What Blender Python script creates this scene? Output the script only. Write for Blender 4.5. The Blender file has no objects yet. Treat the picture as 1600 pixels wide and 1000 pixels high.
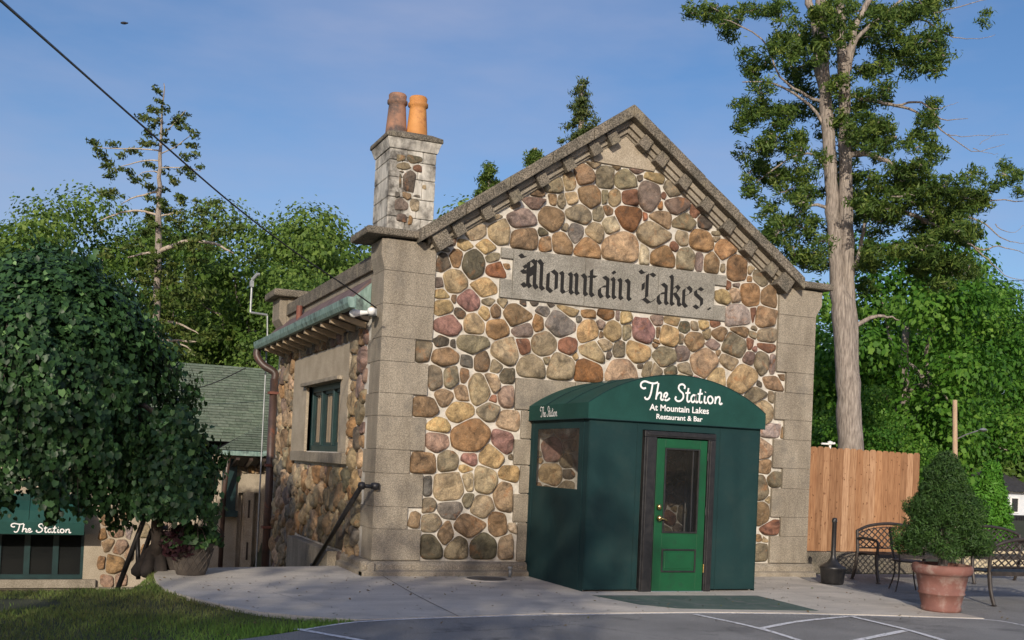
import bpy, bmesh, math, random
import numpy as np
from mathutils import Vector, Matrix
random.seed(7); RNG = np.random.default_rng(7)
R = math.radians
scene = bpy.context.scene
COL = scene.collection

# ------------------------------------------------------------------ camera
CAM = np.array([-4.031, -14.27, 1.59])
FPX, PY, YAW, PIT, ROL = 1712.5, 687.3, R(22.783), R(1.172), R(2.56)
FW = np.array([math.sin(YAW)*math.cos(PIT), math.cos(YAW)*math.cos(PIT), math.sin(PIT)])
RT = np.array([math.cos(YAW), -math.sin(YAW), 0.0]); UP = np.cross(RT, FW)
rc = math.cos(ROL)*RT + math.sin(ROL)*UP
uc = math.cos(ROL)*UP - math.sin(ROL)*RT
cd = bpy.data.cameras.new('camera'); cam = bpy.data.objects.new('camera', cd); COL.objects.link(cam)
cam.matrix_world = Matrix(((rc[0], uc[0], -FW[0], CAM[0]), (rc[1], uc[1], -FW[1], CAM[1]), (rc[2], uc[2], -FW[2], CAM[2]), (0, 0, 0, 1)))
cd.sensor_width = 36; cd.lens = FPX/1600*36; cd.shift_y = (PY-500)/1600; cd.clip_end = 2000
scene.camera = cam

# ------------------------------------------------------------------ sky, sun, exposure
SUN_AZ, SUN_EL = R(209), R(20)          # azimuth clockwise from +Y
w = bpy.data.worlds.new('World'); scene.world = w; w.use_nodes = True
nt = w.node_tree; nt.nodes.clear()
N = nt.nodes.new; LK = nt.links.new
out = N('ShaderNodeOutputWorld'); bg = N('ShaderNodeBackground'); sky = N('ShaderNodeTexSky')
sky.sky_type = 'NISHITA'; sky.sun_disc = False; sky.sun_elevation = SUN_EL; sky.sun_rotation = SUN_AZ
sky.air_density = 1.0; sky.dust_density = 1.5; sky.ozone_density = 3.0
tc = N('ShaderNodeTexCoord'); mp = N('ShaderNodeMapping'); mp.inputs['Scale'].default_value = (1.2, 1.2, 4.0)
no = N('ShaderNodeTexNoise'); no.inputs['Scale'].default_value = 1.6; no.inputs['Detail'].default_value = 6; no.inputs['Roughness'].default_value = .55
ra = N('ShaderNodeValToRGB'); ra.color_ramp.elements[0].position = .38; ra.color_ramp.elements[1].position = .78
ra.color_ramp.elements[0].color = (0, 0, 0, 1); ra.color_ramp.elements[1].color = (.9, .9, .9, 1)
mx = N('ShaderNodeMix'); mx.data_type = 'RGBA'
hs = N('ShaderNodeHueSaturation'); hs.inputs['Saturation'].default_value = 1.17; hs.inputs['Value'].default_value = .88
LK(tc.outputs['Generated'], mp.inputs['Vector']); LK(mp.outputs[0], no.inputs['Vector']); LK(no.outputs['Fac'], ra.inputs['Fac'])
LK(sky.outputs[0], hs.inputs['Color']); LK(ra.outputs['Color'], mx.inputs[0]); LK(hs.outputs[0], mx.inputs[6])
mx.inputs[7].default_value = (2.5, 3.15, 4.3, 1)
tm = N('ShaderNodeMix'); tm.data_type = 'RGBA'; tm.blend_type = 'MULTIPLY'; tm.inputs[0].default_value = 1
tm.inputs[7].default_value = (1.0, .89, .92, 1); LK(mx.outputs[2], tm.inputs[6])
LK(tm.outputs[2], bg.inputs['Color']); bg.inputs['Strength'].default_value = 0.12
LK(bg.outputs[0], out.inputs['Surface'])
sd = bpy.data.lights.new('sun', 'SUN'); sd.energy = 2.9; sd.angle = R(0.5); sd.color = (1, .89, .75)
so = bpy.data.objects.new('sun', sd); COL.objects.link(so)
sdir = Vector((math.sin(SUN_AZ)*math.cos(SUN_EL), math.cos(SUN_AZ)*math.cos(SUN_EL), math.sin(SUN_EL)))
so.rotation_euler = sdir.to_track_quat('Z', 'Y').to_euler(); so.location = sdir*50
scene.view_settings.view_transform = 'Standard'; scene.view_settings.look = 'None'
scene.view_settings.exposure = 0.42; scene.view_settings.gamma = 1

# ------------------------------------------------------------------ helpers
def ray(px, py):
    c, s = math.cos(ROL), math.sin(ROL); a, b = px-800, py-PY
    u = c*a+s*b; v = -s*a+c*b
    return RT*u/FPX-UP*v/FPX+FW
def on(ax, val, px, py):
    r = ray(px, py); i = 'xyz'.index(ax)
    return CAM+r*(val-CAM[i])/r[i]
def atd(d, px, py):                     # point at a forward distance
    return CAM+ray(px, py)*d

class MB:
    def __init__(s): s.v = []; s.f = []; s.t = []
    def add(s, V, F, tone=None):
        o = len(s.v); s.v += [tuple(map(float, p)) for p in V]; s.f += [tuple(i+o for i in f) for f in F]
        s.t += [tone or (1, 1, 1)]*len(V); return s
    def box(s, x0, x1, y0, y1, z0, z1, tone=None):
        V = [(x, y, z) for z in (z0, z1) for y in (y0, y1) for x in (x0, x1)]
        return s.add(V, [(0, 2, 3, 1), (4, 5, 7, 6), (0, 1, 5, 4), (2, 6, 7, 3), (0, 4, 6, 2), (1, 3, 7, 5)], tone)
    def obox(s, c, u, v, n, a, b, d, tone=None):     # oriented box: half sizes a,b,d along unit vectors
        c, u, v, n = map(np.array, (c, u, v, n))
        V = [c+u*a*i+v*b*j+n*d*k for k in (-1, 1) for j in (-1, 1) for i in (-1, 1)]
        return s.add(V, [(0, 2, 3, 1), (4, 5, 7, 6), (0, 1, 5, 4), (2, 6, 7, 3), (0, 4, 6, 2), (1, 3, 7, 5)], tone)
    def prism(s, pts, ax, a, b, tone=None):           # polygon in the two other axes, extruded a..b along ax
        n = len(pts)
        def P(q, h):
            return (h, q[0], q[1]) if ax == 'x' else (q[0], h, q[1]) if ax == 'y' else (q[0], q[1], h)
        V = [P(q, a) for q in pts]+[P(q, b) for q in pts]
        F = [tuple(range(n))[::-1], tuple(range(n, 2*n))]+[(i, (i+1) % n, n+(i+1) % n, n+i) for i in range(n)]
        return s.add(V, F, tone)
    def tube(s, pts, r, n=8, cap=True, tone=None):
        pts = [np.array(p, float) for p in pts]; m = len(pts)
        rr = r if hasattr(r, '__len__') else [r]*m
        V = []; prev = None
        for i, p in enumerate(pts):
            d = pts[min(i+1, m-1)]-pts[max(i-1, 0)]; d = d/(np.linalg.norm(d)+1e-9)
            if prev is None:
                a = np.array([0, 0, 1.]) if abs(d[2]) < .9 else np.array([1., 0, 0])
                u = np.cross(d, a)
            else: u = prev-d*np.dot(prev, d)
            u = u/(np.linalg.norm(u)+1e-9); prev = u; v = np.cross(d, u)
            for k in range(n):
                t = 2*math.pi*k/n; V.append(p+(u*math.cos(t)+v*math.sin(t))*rr[i])
        F = [(i*n+k, i*n+(k+1) % n, (i+1)*n+(k+1) % n, (i+1)*n+k) for i in range(m-1) for k in range(n)]
        if cap: F += [tuple(range(n))[::-1], tuple(range((m-1)*n, m*n))]
        return s.add(V, F, tone)
    def lathe(s, prof, c, n=32, tone=None, cap=True):
        V = [(c[0]+r*math.cos(2*math.pi*k/n), c[1]+r*math.sin(2*math.pi*k/n), c[2]+z) for r, z in prof for k in range(n)]
        m = len(prof)
        F = [(i*n+k, i*n+(k+1) % n, (i+1)*n+(k+1) % n, (i+1)*n+k) for i in range(m-1) for k in range(n)]
        if cap: F += [tuple(range(n))[::-1], tuple(range((m-1)*n, m*n))]
        return s.add(V, F, tone)

def catmull(pts, k=6, closed=False):
    P = [np.array(p, float) for p in pts]; o = []
    n = len(P)
    for i in range(n-1):
        a, b, c, d = P[max(i-1, 0)], P[i], P[i+1], P[min(i+2, n-1)]
        for j in range(k):
            t = j/k
            o.append(.5*((2*b)+(c-a)*t+(2*a-5*b+4*c-d)*t*t+(-a+3*b-3*c+d)*t**3))
    o.append(P[-1]); return o

def wloc(o):
    v = Vector((0, 0, 0))
    while o: v += o.location; o = o.parent
    return v
def link_mesh(name, me, mat, parent, smooth=False):
    o = bpy.data.objects.new(name, me); COL.objects.link(o)
    if mat: me.materials.append(mat)
    if parent: o.parent = parent
    if smooth:
        me.polygons.foreach_set('use_smooth', [True]*len(me.polygons)); me.update()
    return o
def build(name, mb, mat, parent=None, smooth=False, bevel=0, solid=0, local=False):
    me = bpy.data.meshes.new(name)
    off = wloc(parent) if (parent and not local) else Vector((0, 0, 0))
    me.from_pydata([tuple(Vector(p)-off) for p in mb.v], [], mb.f); me.update()
    if any(t != (1, 1, 1) for t in mb.t):
        a = me.attributes.new('tone', 'FLOAT_COLOR', 'POINT')
        a.data.foreach_set('color', np.array([(*t, 1) for t in mb.t], dtype=np.float32).ravel())
    bm = bmesh.new(); bm.from_mesh(me); bmesh.ops.recalc_face_normals(bm, faces=bm.faces); bm.to_mesh(me); bm.free()
    o = link_mesh(name, me, mat, parent, smooth)
    if solid:
        m = o.modifiers.new('s', 'SOLIDIFY'); m.thickness = solid
    if bevel:
        m = o.modifiers.new('b', 'BEVEL'); m.width = bevel; m.segments = 2; m.limit_method = 'ANGLE'; m.angle_limit = R(40)
    return o
def tag(o, label=None, cat=None, group=None, kind=None):
    if label: o['label'] = label
    if cat: o['category'] = cat
    if group: o['group'] = group
    if kind: o['kind'] = kind
    return o
def thing(name, label, cat, loc=(0, 0, 0), rz=0, group=None):
    o = bpy.data.objects.new(name, None); COL.objects.link(o); o.location = loc; o.rotation_euler = (0, 0, rz)
    o.empty_display_size = .2
    return tag(o, label, cat, group)
def dup(root, loc, rz=None, label=None, scale=None):
    r = root.copy(); COL.objects.link(r); r.location = loc
    if rz is not None: r.rotation_euler = (0, 0, rz)
    if label: r['label'] = label
    if scale: r.scale = scale
    for ch in root.children:
        c = ch.copy(); COL.objects.link(c); c.parent = r
        for g in ch.children:
            d = g.copy(); COL.objects.link(d); d.parent = c
    return r

# ------------------------------------------------------------------ materials
def mat(name, c1, c2=None, scale=8, detail=6, rough=.8, bump=.0, bscale=40, attr=False, spec=.5, metal=0,
        speck=None, speckscale=120, streak=False, coat=0, stain=None, contrast=(.35, .65)):
    m = bpy.data.materials.new(name); m.use_nodes = True; t = m.node_tree; b = t.nodes['Principled BSDF']
    b.inputs['Roughness'].default_value = rough; b.inputs['Metallic'].default_value = metal
    b.inputs['Specular IOR Level'].default_value = spec
    if coat: b.inputs['Coat Weight'].default_value = coat
    geo = t.nodes.new('ShaderNodeTexCoord'); src = geo.outputs['Object']
    if streak:
        mpn = t.nodes.new('ShaderNodeMapping'); mpn.inputs['Scale'].default_value = streak; t.links.new(src, mpn.inputs[0]); ssrc = mpn.outputs[0]
    else: ssrc = src
    col = None
    if c2 is not None:
        n = t.nodes.new('ShaderNodeTexNoise'); n.inputs['Scale'].default_value = scale; n.inputs['Detail'].default_value = detail
        n.inputs['Roughness'].default_value = .6
        t.links.new(ssrc, n.inputs['Vector'])
        r = t.nodes.new('ShaderNodeValToRGB'); r.color_ramp.elements[0].position = contrast[0]; r.color_ramp.elements[1].position = contrast[1]
        r.color_ramp.elements[0].color = (*c1, 1); r.color_ramp.elements[1].color = (*c2, 1)
        t.links.new(n.outputs['Fac'], r.inputs['Fac']); col = r.outputs['Color']
    else:
        rgb = t.nodes.new('ShaderNodeRGB'); rgb.outputs[0].default_value = (*c1, 1); col = rgb.outputs[0]
    def mix(a, bcol, fac, mode='MIX'):
        k = t.nodes.new('ShaderNodeMix'); k.data_type = 'RGBA'; k.blend_type = mode
        if isinstance(fac, (int, float)): k.inputs[0].default_value = fac
        else: t.links.new(fac, k.inputs[0])
        t.links.new(a, k.inputs[6])
        if isinstance(bcol, tuple): k.inputs[7].default_value = (*bcol, 1)
        else: t.links.new(bcol, k.inputs[7])
        return k.outputs[2]
    if speck:
        n2 = t.nodes.new('ShaderNodeTexNoise'); n2.inputs['Scale'].default_value = speckscale; n2.inputs['Detail'].default_value = 2
        t.links.new(src, n2.inputs['Vector'])
        r2 = t.nodes.new('ShaderNodeValToRGB'); r2.color_ramp.elements[0].position = .4; r2.color_ramp.elements[1].position = .66
        r2.color_ramp.elements[0].color = (*speck[0], 1); r2.color_ramp.elements[1].color = (*speck[1], 1)
        t.links.new(n2.outputs['Fac'], r2.inputs['Fac'])
        col = mix(col, r2.outputs['Color'], 1.0, 'MULTIPLY')
    if stain:                           # blotches of another colour, own shape
        n3 = t.nodes.new('ShaderNodeTexNoise'); n3.inputs['Scale'].default_value = stain[1]; n3.inputs['Detail'].default_value = 8
        n3.inputs['Roughness'].default_value = .7
        t.links.new(src, n3.inputs['Vector'])
        r3 = t.nodes.new('ShaderNodeValToRGB'); r3.color_ramp.elements[0].position = stain[2]; r3.color_ramp.elements[1].position = stain[3]
        t.links.new(n3.outputs['Fac'], r3.inputs['Fac'])
        col = mix(col, stain[0], r3.outputs['Color'])
    if attr:
        a = t.nodes.new('ShaderNodeAttribute'); a.attribute_name = 'tone'
        col = mix(col, a.outputs['Color'], 1.0, 'MULTIPLY')
    t.links.new(col, b.inputs['Base Color'])
    if bump:
        nb = t.nodes.new('ShaderNodeTexNoise'); nb.inputs['Scale'].default_value = bscale; nb.inputs['Detail'].default_value = 8
        nb.inputs['Roughness'].default_value = .65
        t.links.new(ssrc, nb.inputs['Vector'])
        bp = t.nodes.new('ShaderNodeBump'); bp.inputs['Strength'].default_value = bump; bp.inputs['Distance'].default_value = .02
        t.links.new(nb.outputs['Fac'], bp.inputs['Height']); t.links.new(bp.outputs[0], b.inputs['Normal'])
    return m
def leafmat(name, ca, cb, cc, trans=.25, rough=.55):
    m = bpy.data.materials.new(name); m.use_nodes = True; t = m.node_tree; b = t.nodes['Principled BSDF']
    a = t.nodes.new('ShaderNodeAttribute'); a.attribute_name = 'tone'
    r = t.nodes.new('ShaderNodeValToRGB'); e = r.color_ramp.elements
    e[0].color = (*ca, 1); e[1].color = (*cc, 1); k = e.new(.5); k.color = (*cb, 1)
    t.links.new(a.outputs['Fac'], r.inputs['Fac']); t.links.new(r.outputs['Color'], b.inputs['Base Color'])
    b.inputs['Roughness'].default_value = rough; b.inputs['Specular IOR Level'].default_value = .3
    tr = t.nodes.new('ShaderNodeBsdfTranslucent'); t.links.new(r.outputs['Color'], tr.inputs['Color'])
    ms = t.nodes.new('ShaderNodeMixShader'); ms.inputs[0].default_value = trans
    t.links.new(b.outputs[0], ms.inputs[1]); t.links.new(tr.outputs[0], ms.inputs[2])
    t.links.new(ms.outputs[0], t.nodes['Material Output'].inputs['Surface'])
    return m
def glassmat(name, tint, alpha, rough=.03, grime=None):
    m = bpy.data.materials.new(name); m.use_nodes = True; t = m.node_tree; b = t.nodes['Principled BSDF']
    b.inputs['Base Color'].default_value = (*tint, 1); b.inputs['Roughness'].default_value = rough; b.inputs['Specular IOR Level'].default_value = .8
    tr = t.nodes.new('ShaderNodeBsdfTransparent'); ms = t.nodes.new('ShaderNodeMixShader'); ms.inputs[0].default_value = alpha
    n = t.nodes.new('ShaderNodeTexNoise'); n.inputs['Scale'].default_value = 3
    tcn = t.nodes.new('ShaderNodeTexCoord'); t.links.new(tcn.outputs['Object'], n.inputs['Vector'])
    bp = t.nodes.new('ShaderNodeBump'); bp.inputs['Strength'].default_value = .15; bp.inputs['Distance'].default_value = .02
    t.links.new(n.outputs['Fac'], bp.inputs['Height']); t.links.new(bp.outputs[0], b.inputs['Normal'])
    t.links.new(tr.outputs[0], ms.inputs[1]); t.links.new(b.outputs[0], ms.inputs[2])
    t.links.new(ms.outputs[0], t.nodes['Material Output'].inputs['Surface'])
    return m

def stonemat():
    m = bpy.data.materials.new('fieldstone'); m.use_nodes = True; t = m.node_tree; b = t.nodes['Principled BSDF']
    L = t.links.new; nn = t.nodes.new
    b.inputs['Roughness'].default_value = .75; b.inputs['Specular IOR Level'].default_value = .35
    c = nn('ShaderNodeTexCoord'); a = nn('ShaderNodeAttribute'); a.attribute_name = 'tone'
    a2 = nn('ShaderNodeAttribute'); a2.attribute_name = 'seed'
    ad = nn('ShaderNodeVectorMath'); ad.operation = 'ADD'; L(c.outputs['Object'], ad.inputs[0]); L(a2.outputs['Vector'], ad.inputs[1])
    def ramp(fac, p0, p1, c0, c1):
        r = nn('ShaderNodeValToRGB'); e = r.color_ramp.elements; e[0].position = p0; e[1].position = p1
        e[0].color = (*c0, 1); e[1].color = (*c1, 1); L(fac, r.inputs['Fac']); return r.outputs['Color']
    def noise(sc, d, ro=.6, dist=0, v=None):
        n = nn('ShaderNodeTexNoise'); n.inputs['Scale'].default_value = sc; n.inputs['Detail'].default_value = d
        n.inputs['Roughness'].default_value = ro; n.inputs['Distortion'].default_value = dist; L(v or ad.outputs[0], n.inputs['Vector']); return n.outputs['Fac']
    def mix(x, y, f, mode):
        k = nn('ShaderNodeMix'); k.data_type = 'RGBA'; k.blend_type = mode
        if isinstance(f, float): k.inputs[0].default_value = f
        else: L(f, k.inputs[0])
        L(x, k.inputs[6])
        if isinstance(y, tuple): k.inputs[7].default_value = (*y, 1)
        else: L(y, k.inputs[7])
        return k.outputs[2]
    col = mix(a.outputs['Color'], ramp(noise(6, 7, .65, .8), .28, .72, (.30, .285, .27), (1.95, 1.82, 1.6)), 1.0, 'MULTIPLY')
    col = mix(col, (.42, .17, .05), ramp(noise(4.5, 6, .65, 1.0), .56, .74, (0, 0, 0), (.6, .6, .6)), 'MIX')       # rust veins
    col = mix(col, (.10, .10, .085), ramp(noise(7, 8, .75), .56, .72, (0, 0, 0), (.6, .6, .6)), 'MIX')   # lichen / dirt
    col = mix(col, (.55, .5, .4), ramp(noise(11, 8, .75, .3), .6, .76, (0, 0, 0), (.6, .6, .6)), 'MIX')
    col = mix(col, ramp(noise(150, 2), .36, .66, (.62, .62, .62), (1.3, 1.3, 1.28)), 1.0, 'MULTIPLY')
    L(col, b.inputs['Base Color'])
    n1 = noise(16, 10, .7); bp = nn('ShaderNodeBump'); bp.inputs['Strength'].default_value = 1.0; bp.inputs['Distance'].default_value = .045
    L(n1, bp.inputs['Height']); L(bp.outputs[0], b.inputs['Normal'])
    return m

M_STONE = stonemat()
M_MORTAR = mat('mortar', (.48, .45, .39), (.70, .67, .59), 9, 8, .95, .5, 60, spec=.2, stain=((.26, .24, .2), 2.2, .52, .7))
M_CONC = mat('pebbled_concrete', (.25, .22, .175), (.38, .34, .275), 2.2, 9, .92, .55, 110, spec=.2,
             speck=((.66, .65, .62), (1.28, 1.26, 1.22)), speckscale=95, stain=((.14, .13, .112), 1.1, .53, .72), streak=(1.6, 1.6, .45))
M_CONC_DARK = mat('weathered_concrete', (.13, .12, .10), (.24, .21, .17), 4, 8, .95, .8, 60, spec=.2,
             speck=((.45, .45, .43), (1.5, 1.48, 1.42)), speckscale=60, stain=((.33, .29, .2), 2.5, .56, .72))
M_CONC_PALE = mat('pale_render', (.36, .31, .235), (.47, .41, .32), 2.5, 8, .92, .4, 90, spec=.2,
             speck=((.75, .74, .72), (1.15, 1.14, 1.12)), speckscale=70)
M_SIGN = mat('sign_concrete', (.25, .24, .205), (.36, .345, .30), 2.6, 8, .92, .45, 110, spec=.2,
             speck=((.68, .67, .66), (1.2, 1.19, 1.17)), speckscale=80, stain=((.19, .17, .14), 1.9, .55, .75))
M_LETTER = mat('engraved_black', (.012, .011, .010), None, rough=.9)
M_LIME = mat('chimney_limestone', (.44, .42, .36), (.72, .69, .61), 4, 9, .95, .9, 35, stain=((.12, .11, .095), 2.4, .47, .64), streak=(3.5, 3.5, .8))
M_POT_O = mat('orange_terracotta', (.46, .20, .055), (.60, .29, .09), 4, 6, .7, .2, 40, stain=((.28, .10, .04), 5, .55, .7))
M_POT_D = mat('sooty_terracotta', (.20, .12, .085), (.34, .18, .11), 4, 8, .8, .3, 40, stain=((.075, .06, .055), 3, .48, .62))
M_COPPER = mat('verdigris_copper', (.11, .19, .165), (.27, .38, .33), 6, 8, .6, .2, 30, streak=(3, 3, .6), stain=((.05, .07, .065), 5, .5, .65))
M_ROOFP = mat('purple_brown_roofing', (.10, .065, .062), (.165, .115, .105), 5, 6, .8, .3, 30)
M_RAFTER = mat('rafter_wood', (.30, .235, .15), (.42, .33, .22), 6, 6, .8, .2, 30)
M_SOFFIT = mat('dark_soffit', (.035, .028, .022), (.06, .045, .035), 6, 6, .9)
M_PIPE = mat('brown_painted_pipe', (.045, .03, .024), (.085, .05, .038), 5, 6, .45, .1, 30, stain=((.16, .06, .035), 4, .58, .68))
M_GREY_METAL = mat('grey_conduit', (.24, .26, .26), (.36, .38, .38), 10, 4, .45, metal=.4)
M_RUST = mat('rust_red', (.12, .04, .028), (.19, .07, .045), 12, 4, .7)
M_BLACK = mat('black_paint', (.012, .012, .013), (.025, .024, .024), 12, 4, .42, .1, 50)
M_IRON = mat('dark_iron', (.022, .018, .016), (.045, .036, .03), 20, 4, .5, .1, 60)
M_WINGREEN = mat('dark_teal_paint', (.007, .026, .027), (.012, .042, .042), 5, 4, .4)
M_DOORGREEN = mat('bright_green_paint', (.004, .062, .022), (.006, .085, .030), 2.2, 9, .42, .05, 40, stain=((.012, .05, .025), 7, .55, .75))
M_CANVAS = mat('dark_green_canvas', (.008, .032, .034), (.011, .041, .042), 1.6, 4, .8, .12, 220, spec=.25, speck=((.8, .8, .8), (1.15, 1.15, 1.15)), speckscale=260, stain=((.022, .045, .043), 1.7, .5, .8))
M_CANOPY = mat('green_canopy_canvas', (.007, .048, .039), (.011, .066, .054), 2.4, 8, .75, .1, 220, spec=.3, speck=((.85, .85, .85), (1.12, 1.12, 1.12)), speckscale=260)
M_WHITE = mat('white_lettering', (.82, .82, .8), None, rough=.6)
M_BRASS = mat('brass', (.65, .45, .16), (.75, .55, .25), 20, 2, .25, metal=1)
M_CHROME = mat('aluminium', (.7, .7, .7), None, rough=.3, metal=1)
M_SHINGLE = mat('green_grey_shingle', (.115, .15, .105), (.19, .225, .165), 12, 5, .9, .3, 60, attr=True, spec=.2)
M_FENCE = mat('cedar_boards', (.27, .135, .062), (.45, .265, .14), 3.0, 8, .7, .2, 12, attr=True, streak=(14, 14, 1.0), stain=((.19, .075, .035), 11, .60, .68))
M_TERRA = mat('terracotta', (.17, .075, .058), (.235, .105, .083), 4, 6, .75, .15, 50, stain=((.33, .26, .22), 4.5, .50, .72))
M_DPOT = mat('dark_woven_pot', (.055, .045, .037), (.09, .075, .06), 8, 5, .8, .2, 40)
M_SOIL = mat('soil', (.03, .02, .015), (.06, .04, .03), 30, 6, 1, .8, 30)
M_GLASS_DARK = glassmat('window_glass', (.02, .022, .022), .55, .02)
M_GLASS_SIDE = glassmat('blind_backed_glass', (.05, .05, .05), .22, .02)
M_GLASS_DOOR = glassmat('door_glass', (.015, .016, .016), .35, .03)
M_VINYL = glassmat('clear_vinyl', (.10, .095, .09), .30, .07)
M_SLAB = mat('concrete_paving', (.52, .48, .415), (.65, .60, .52), 1.3, 9, .9, .35, 120, spec=.25,
             speck=((.72, .72, .72), (1.2, 1.2, 1.2)), speckscale=150, streak=(1, 2.4, 1), stain=((.34, .32, .28), .9, .5, .75))
M_ASPH = mat('asphalt', (.215, .212, .202), (.30, .295, .28), 1.0, 9, .85, .7, 160, spec=.35,
             speck=((.45, .46, .48), (1.8, 1.8, 1.8)), speckscale=130, stain=((.12, .12, .12), 1.3, .56, .7))
M_LINE = mat('worn_white_paint', (.60, .60, .60), (.84, .85, .86), 22, 8, .7, .2, 100, stain=((.12, .12, .125), 16, .52, .66))
M_GROUND = mat('ground_earth', (.035, .042, .02), (.06, .065, .03), 3, 8, 1, .5, 30)
M_CARPET = mat('faded_green_mat', (.045, .085, .07), (.08, .12, .10), 2, 8, .95, .2, 100, stain=((.15, .15, .14), 5, .52, .68))
M_BARK = mat('grey_brown_bark', (.16, .135, .115), (.43, .375, .32), 4, 10, .95, 1.0, 10, streak=(9, 9, 1.0))
M_BARK2 = mat('pale_dead_wood', (.30, .25, .19), (.50, .44, .36), 8, 6, .9, .5, 20)
M_BARK_D = mat('dark_bark', (.03, .024, .02), (.07, .055, .045), 8, 8, .95, .8, 25)
M_POLE = mat('weathered_pole', (.38, .26, .17), (.5, .36, .24), 3, 6, .9, .3, 20, streak=(8, 8, 1))
M_HOUSEW = mat('pale_siding', (.62, .66, .70), (.7, .73, .76), 3, 3, .8)
M_HOUSER = mat('dark_roof', (.025, .025, .028), (.045, .045, .05), 6, 5, .9)
M_CURTAIN = mat('tan_blind', (.55, .43, .30), (.66, .53, .38), 6, 3, .9, streak=(10, 10, .4))
M_BULB = mat('white_lamp_glass', (.8, .8, .76), None, rough=.15, coat=.5)
M_YWALL = mat('buff_wall', (.50, .42, .27), (.58, .50, .33), 4, 5, .9)
M_ROCK = mat('root_flare_bark', (.02, .017, .015), (.055, .045, .038), 5, 8, .9, 1.0, 12)
M_IRONCOVER = mat('cast_iron_cover', (.09, .085, .08), (.14, .135, .125), 30, 5, .7, .5, 80)
L_MULB = leafmat('mulberry_leaf', (.020, .050, .018), (.052, .122, .038), (.24, .42, .15), .22, .42)
L_FOREST = leafmat('broadleaf', (.045, .105, .018), (.12, .21, .035), (.26, .36, .08), .4)
L_MAPLE = leafmat('maple_leaf', (.03, .11, .012), (.085, .22, .023), (.23, .40, .06), .42)
L_CEDAR = leafmat('cedar_foliage', (.026, .065, .014), (.095, .165, .03), (.29, .35, .07), .35)
L_HEML = leafmat('thin_conifer_foliage', (.045, .085, .02), (.085, .12, .03), (.16, .16, .05), .2)
L_CON2 = leafmat('olive_conifer_foliage', (.045, .08, .02), (.10, .15, .03), (.21, .22, .06), .3)
L_SPRUCE = leafmat('spruce_needles', (.022, .052, .016), (.042, .095, .022), (.10, .20, .035), .2)
L_ARBO = leafmat('arborvitae', (.05, .17, .015), (.10, .28, .03), (.20, .42, .06), .35)
L_PLANTER = leafmat('planter_leaf', (.012, .035, .012), (.03, .08, .02), (.09, .17, .04), .2)
L_PLUM = leafmat('plum_leaf', (.02, .006, .010), (.035, .012, .016), (.05, .02, .02), .1)
L_GRASS = leafmat('grass_blade', (.14, .13, .05), (.15, .21, .05), (.20, .38, .06), .3, .6)

# ------------------------------------------------------------------ leaf clouds
def leaves(name, P, Nrm, size, mat_, parent, long=1.4, wide=.75, tip=None, jit=.7, tone=None, fold=.12, heart=False):
    n = len(P); P = np.asarray(P, float); Nrm = np.asarray(Nrm, float)
    nr = Nrm+RNG.normal(0, jit, (n, 3)); nr /= np.linalg.norm(nr, axis=1, keepdims=True)+1e-9
    t = RNG.normal(0, 1, (n, 3)) if tip is None else np.asarray(tip, float)+RNG.normal(0, .35, (n, 3))
    t -= nr*(t*nr).sum(1, keepdims=True); t /= np.linalg.norm(t, axis=1, keepdims=True)+1e-9
    b = np.cross(nr, t); s = (size*RNG.uniform(.65, 1.25, n))[:, None]
    if heart:
        V = np.empty((n, 6, 3)); V[:, 0] = P-t*s*long*.34; V[:, 3] = P+t*s*long*.5
        V[:, 1] = P-t*s*long*.42+b*s*wide*.36+nr*s*fold; V[:, 2] = P+t*s*long*.05+b*s*wide*.46+nr*s*fold
        V[:, 5] = P-t*s*long*.42-b*s*wide*.36+nr*s*fold; V[:, 4] = P+t*s*long*.05-b*s*wide*.46+nr*s*fold
        off = np.array(wloc(parent)); V = (V-off).reshape(-1, 3); me = bpy.data.meshes.new(name)
        me.vertices.add(6*n); me.vertices.foreach_set('co', V.astype(np.float32).ravel()); me.loops.add(8*n)
        idx = (np.arange(n)[:, None]*6+np.array([0, 1, 2, 3, 0, 3, 4, 5])).astype(np.int32).ravel()
        me.loops.foreach_set('vertex_index', idx); me.polygons.add(2*n); me.polygons.foreach_set('loop_start', np.arange(0, 8*n, 4, dtype=np.int32)); me.update(calc_edges=True)
        tv = np.clip(np.asarray(tone), 0, 1); a = me.attributes.new('tone', 'FLOAT_COLOR', 'POINT')
        a.data.foreach_set('color', np.repeat(np.stack([tv, tv, tv, np.ones(n)], 1), 6, axis=0).astype(np.float32).ravel())
        return link_mesh(name, me, mat_, parent)
    V = np.empty((n, 4, 3))
    V[:, 0] = P-t*s*long*.5; V[:, 2] = P+t*s*long*.5
    V[:, 1] = P-t*s*long*.12+b*s*wide*.5+nr*s*fold; V[:, 3] = P-t*s*long*.12-b*s*wide*.5+nr*s*fold
    off = np.array(wloc(parent)) if parent else 0
    V = (V-off).reshape(-1, 3)
    me = bpy.data.meshes.new(name); me.vertices.add(4*n); me.vertices.foreach_set('co', V.astype(np.float32).ravel())
    me.loops.add(4*n); me.loops.foreach_set('vertex_index', np.arange(4*n, dtype=np.int32))
    me.polygons.add(n); me.polygons.foreach_set('loop_start', np.arange(0, 4*n, 4, dtype=np.int32))
    me.update(calc_edges=True)
    tv = RNG.beta(2, 2.6, n) if tone is None else np.clip(np.asarray(tone)+RNG.normal(0, .13, n), 0, 1)
    a = me.attributes.new('tone', 'FLOAT_COLOR', 'POINT')
    a.data.foreach_set('color', np.repeat(np.stack([tv, tv, tv, np.ones(n)], 1), 4, axis=0).astype(np.float32).ravel())
    return link_mesh(name, me, mat_, parent)
def sph(n):
    v = RNG.normal(0, 1, (n, 3)); return v/np.linalg.norm(v, axis=1, keepdims=True)
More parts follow.
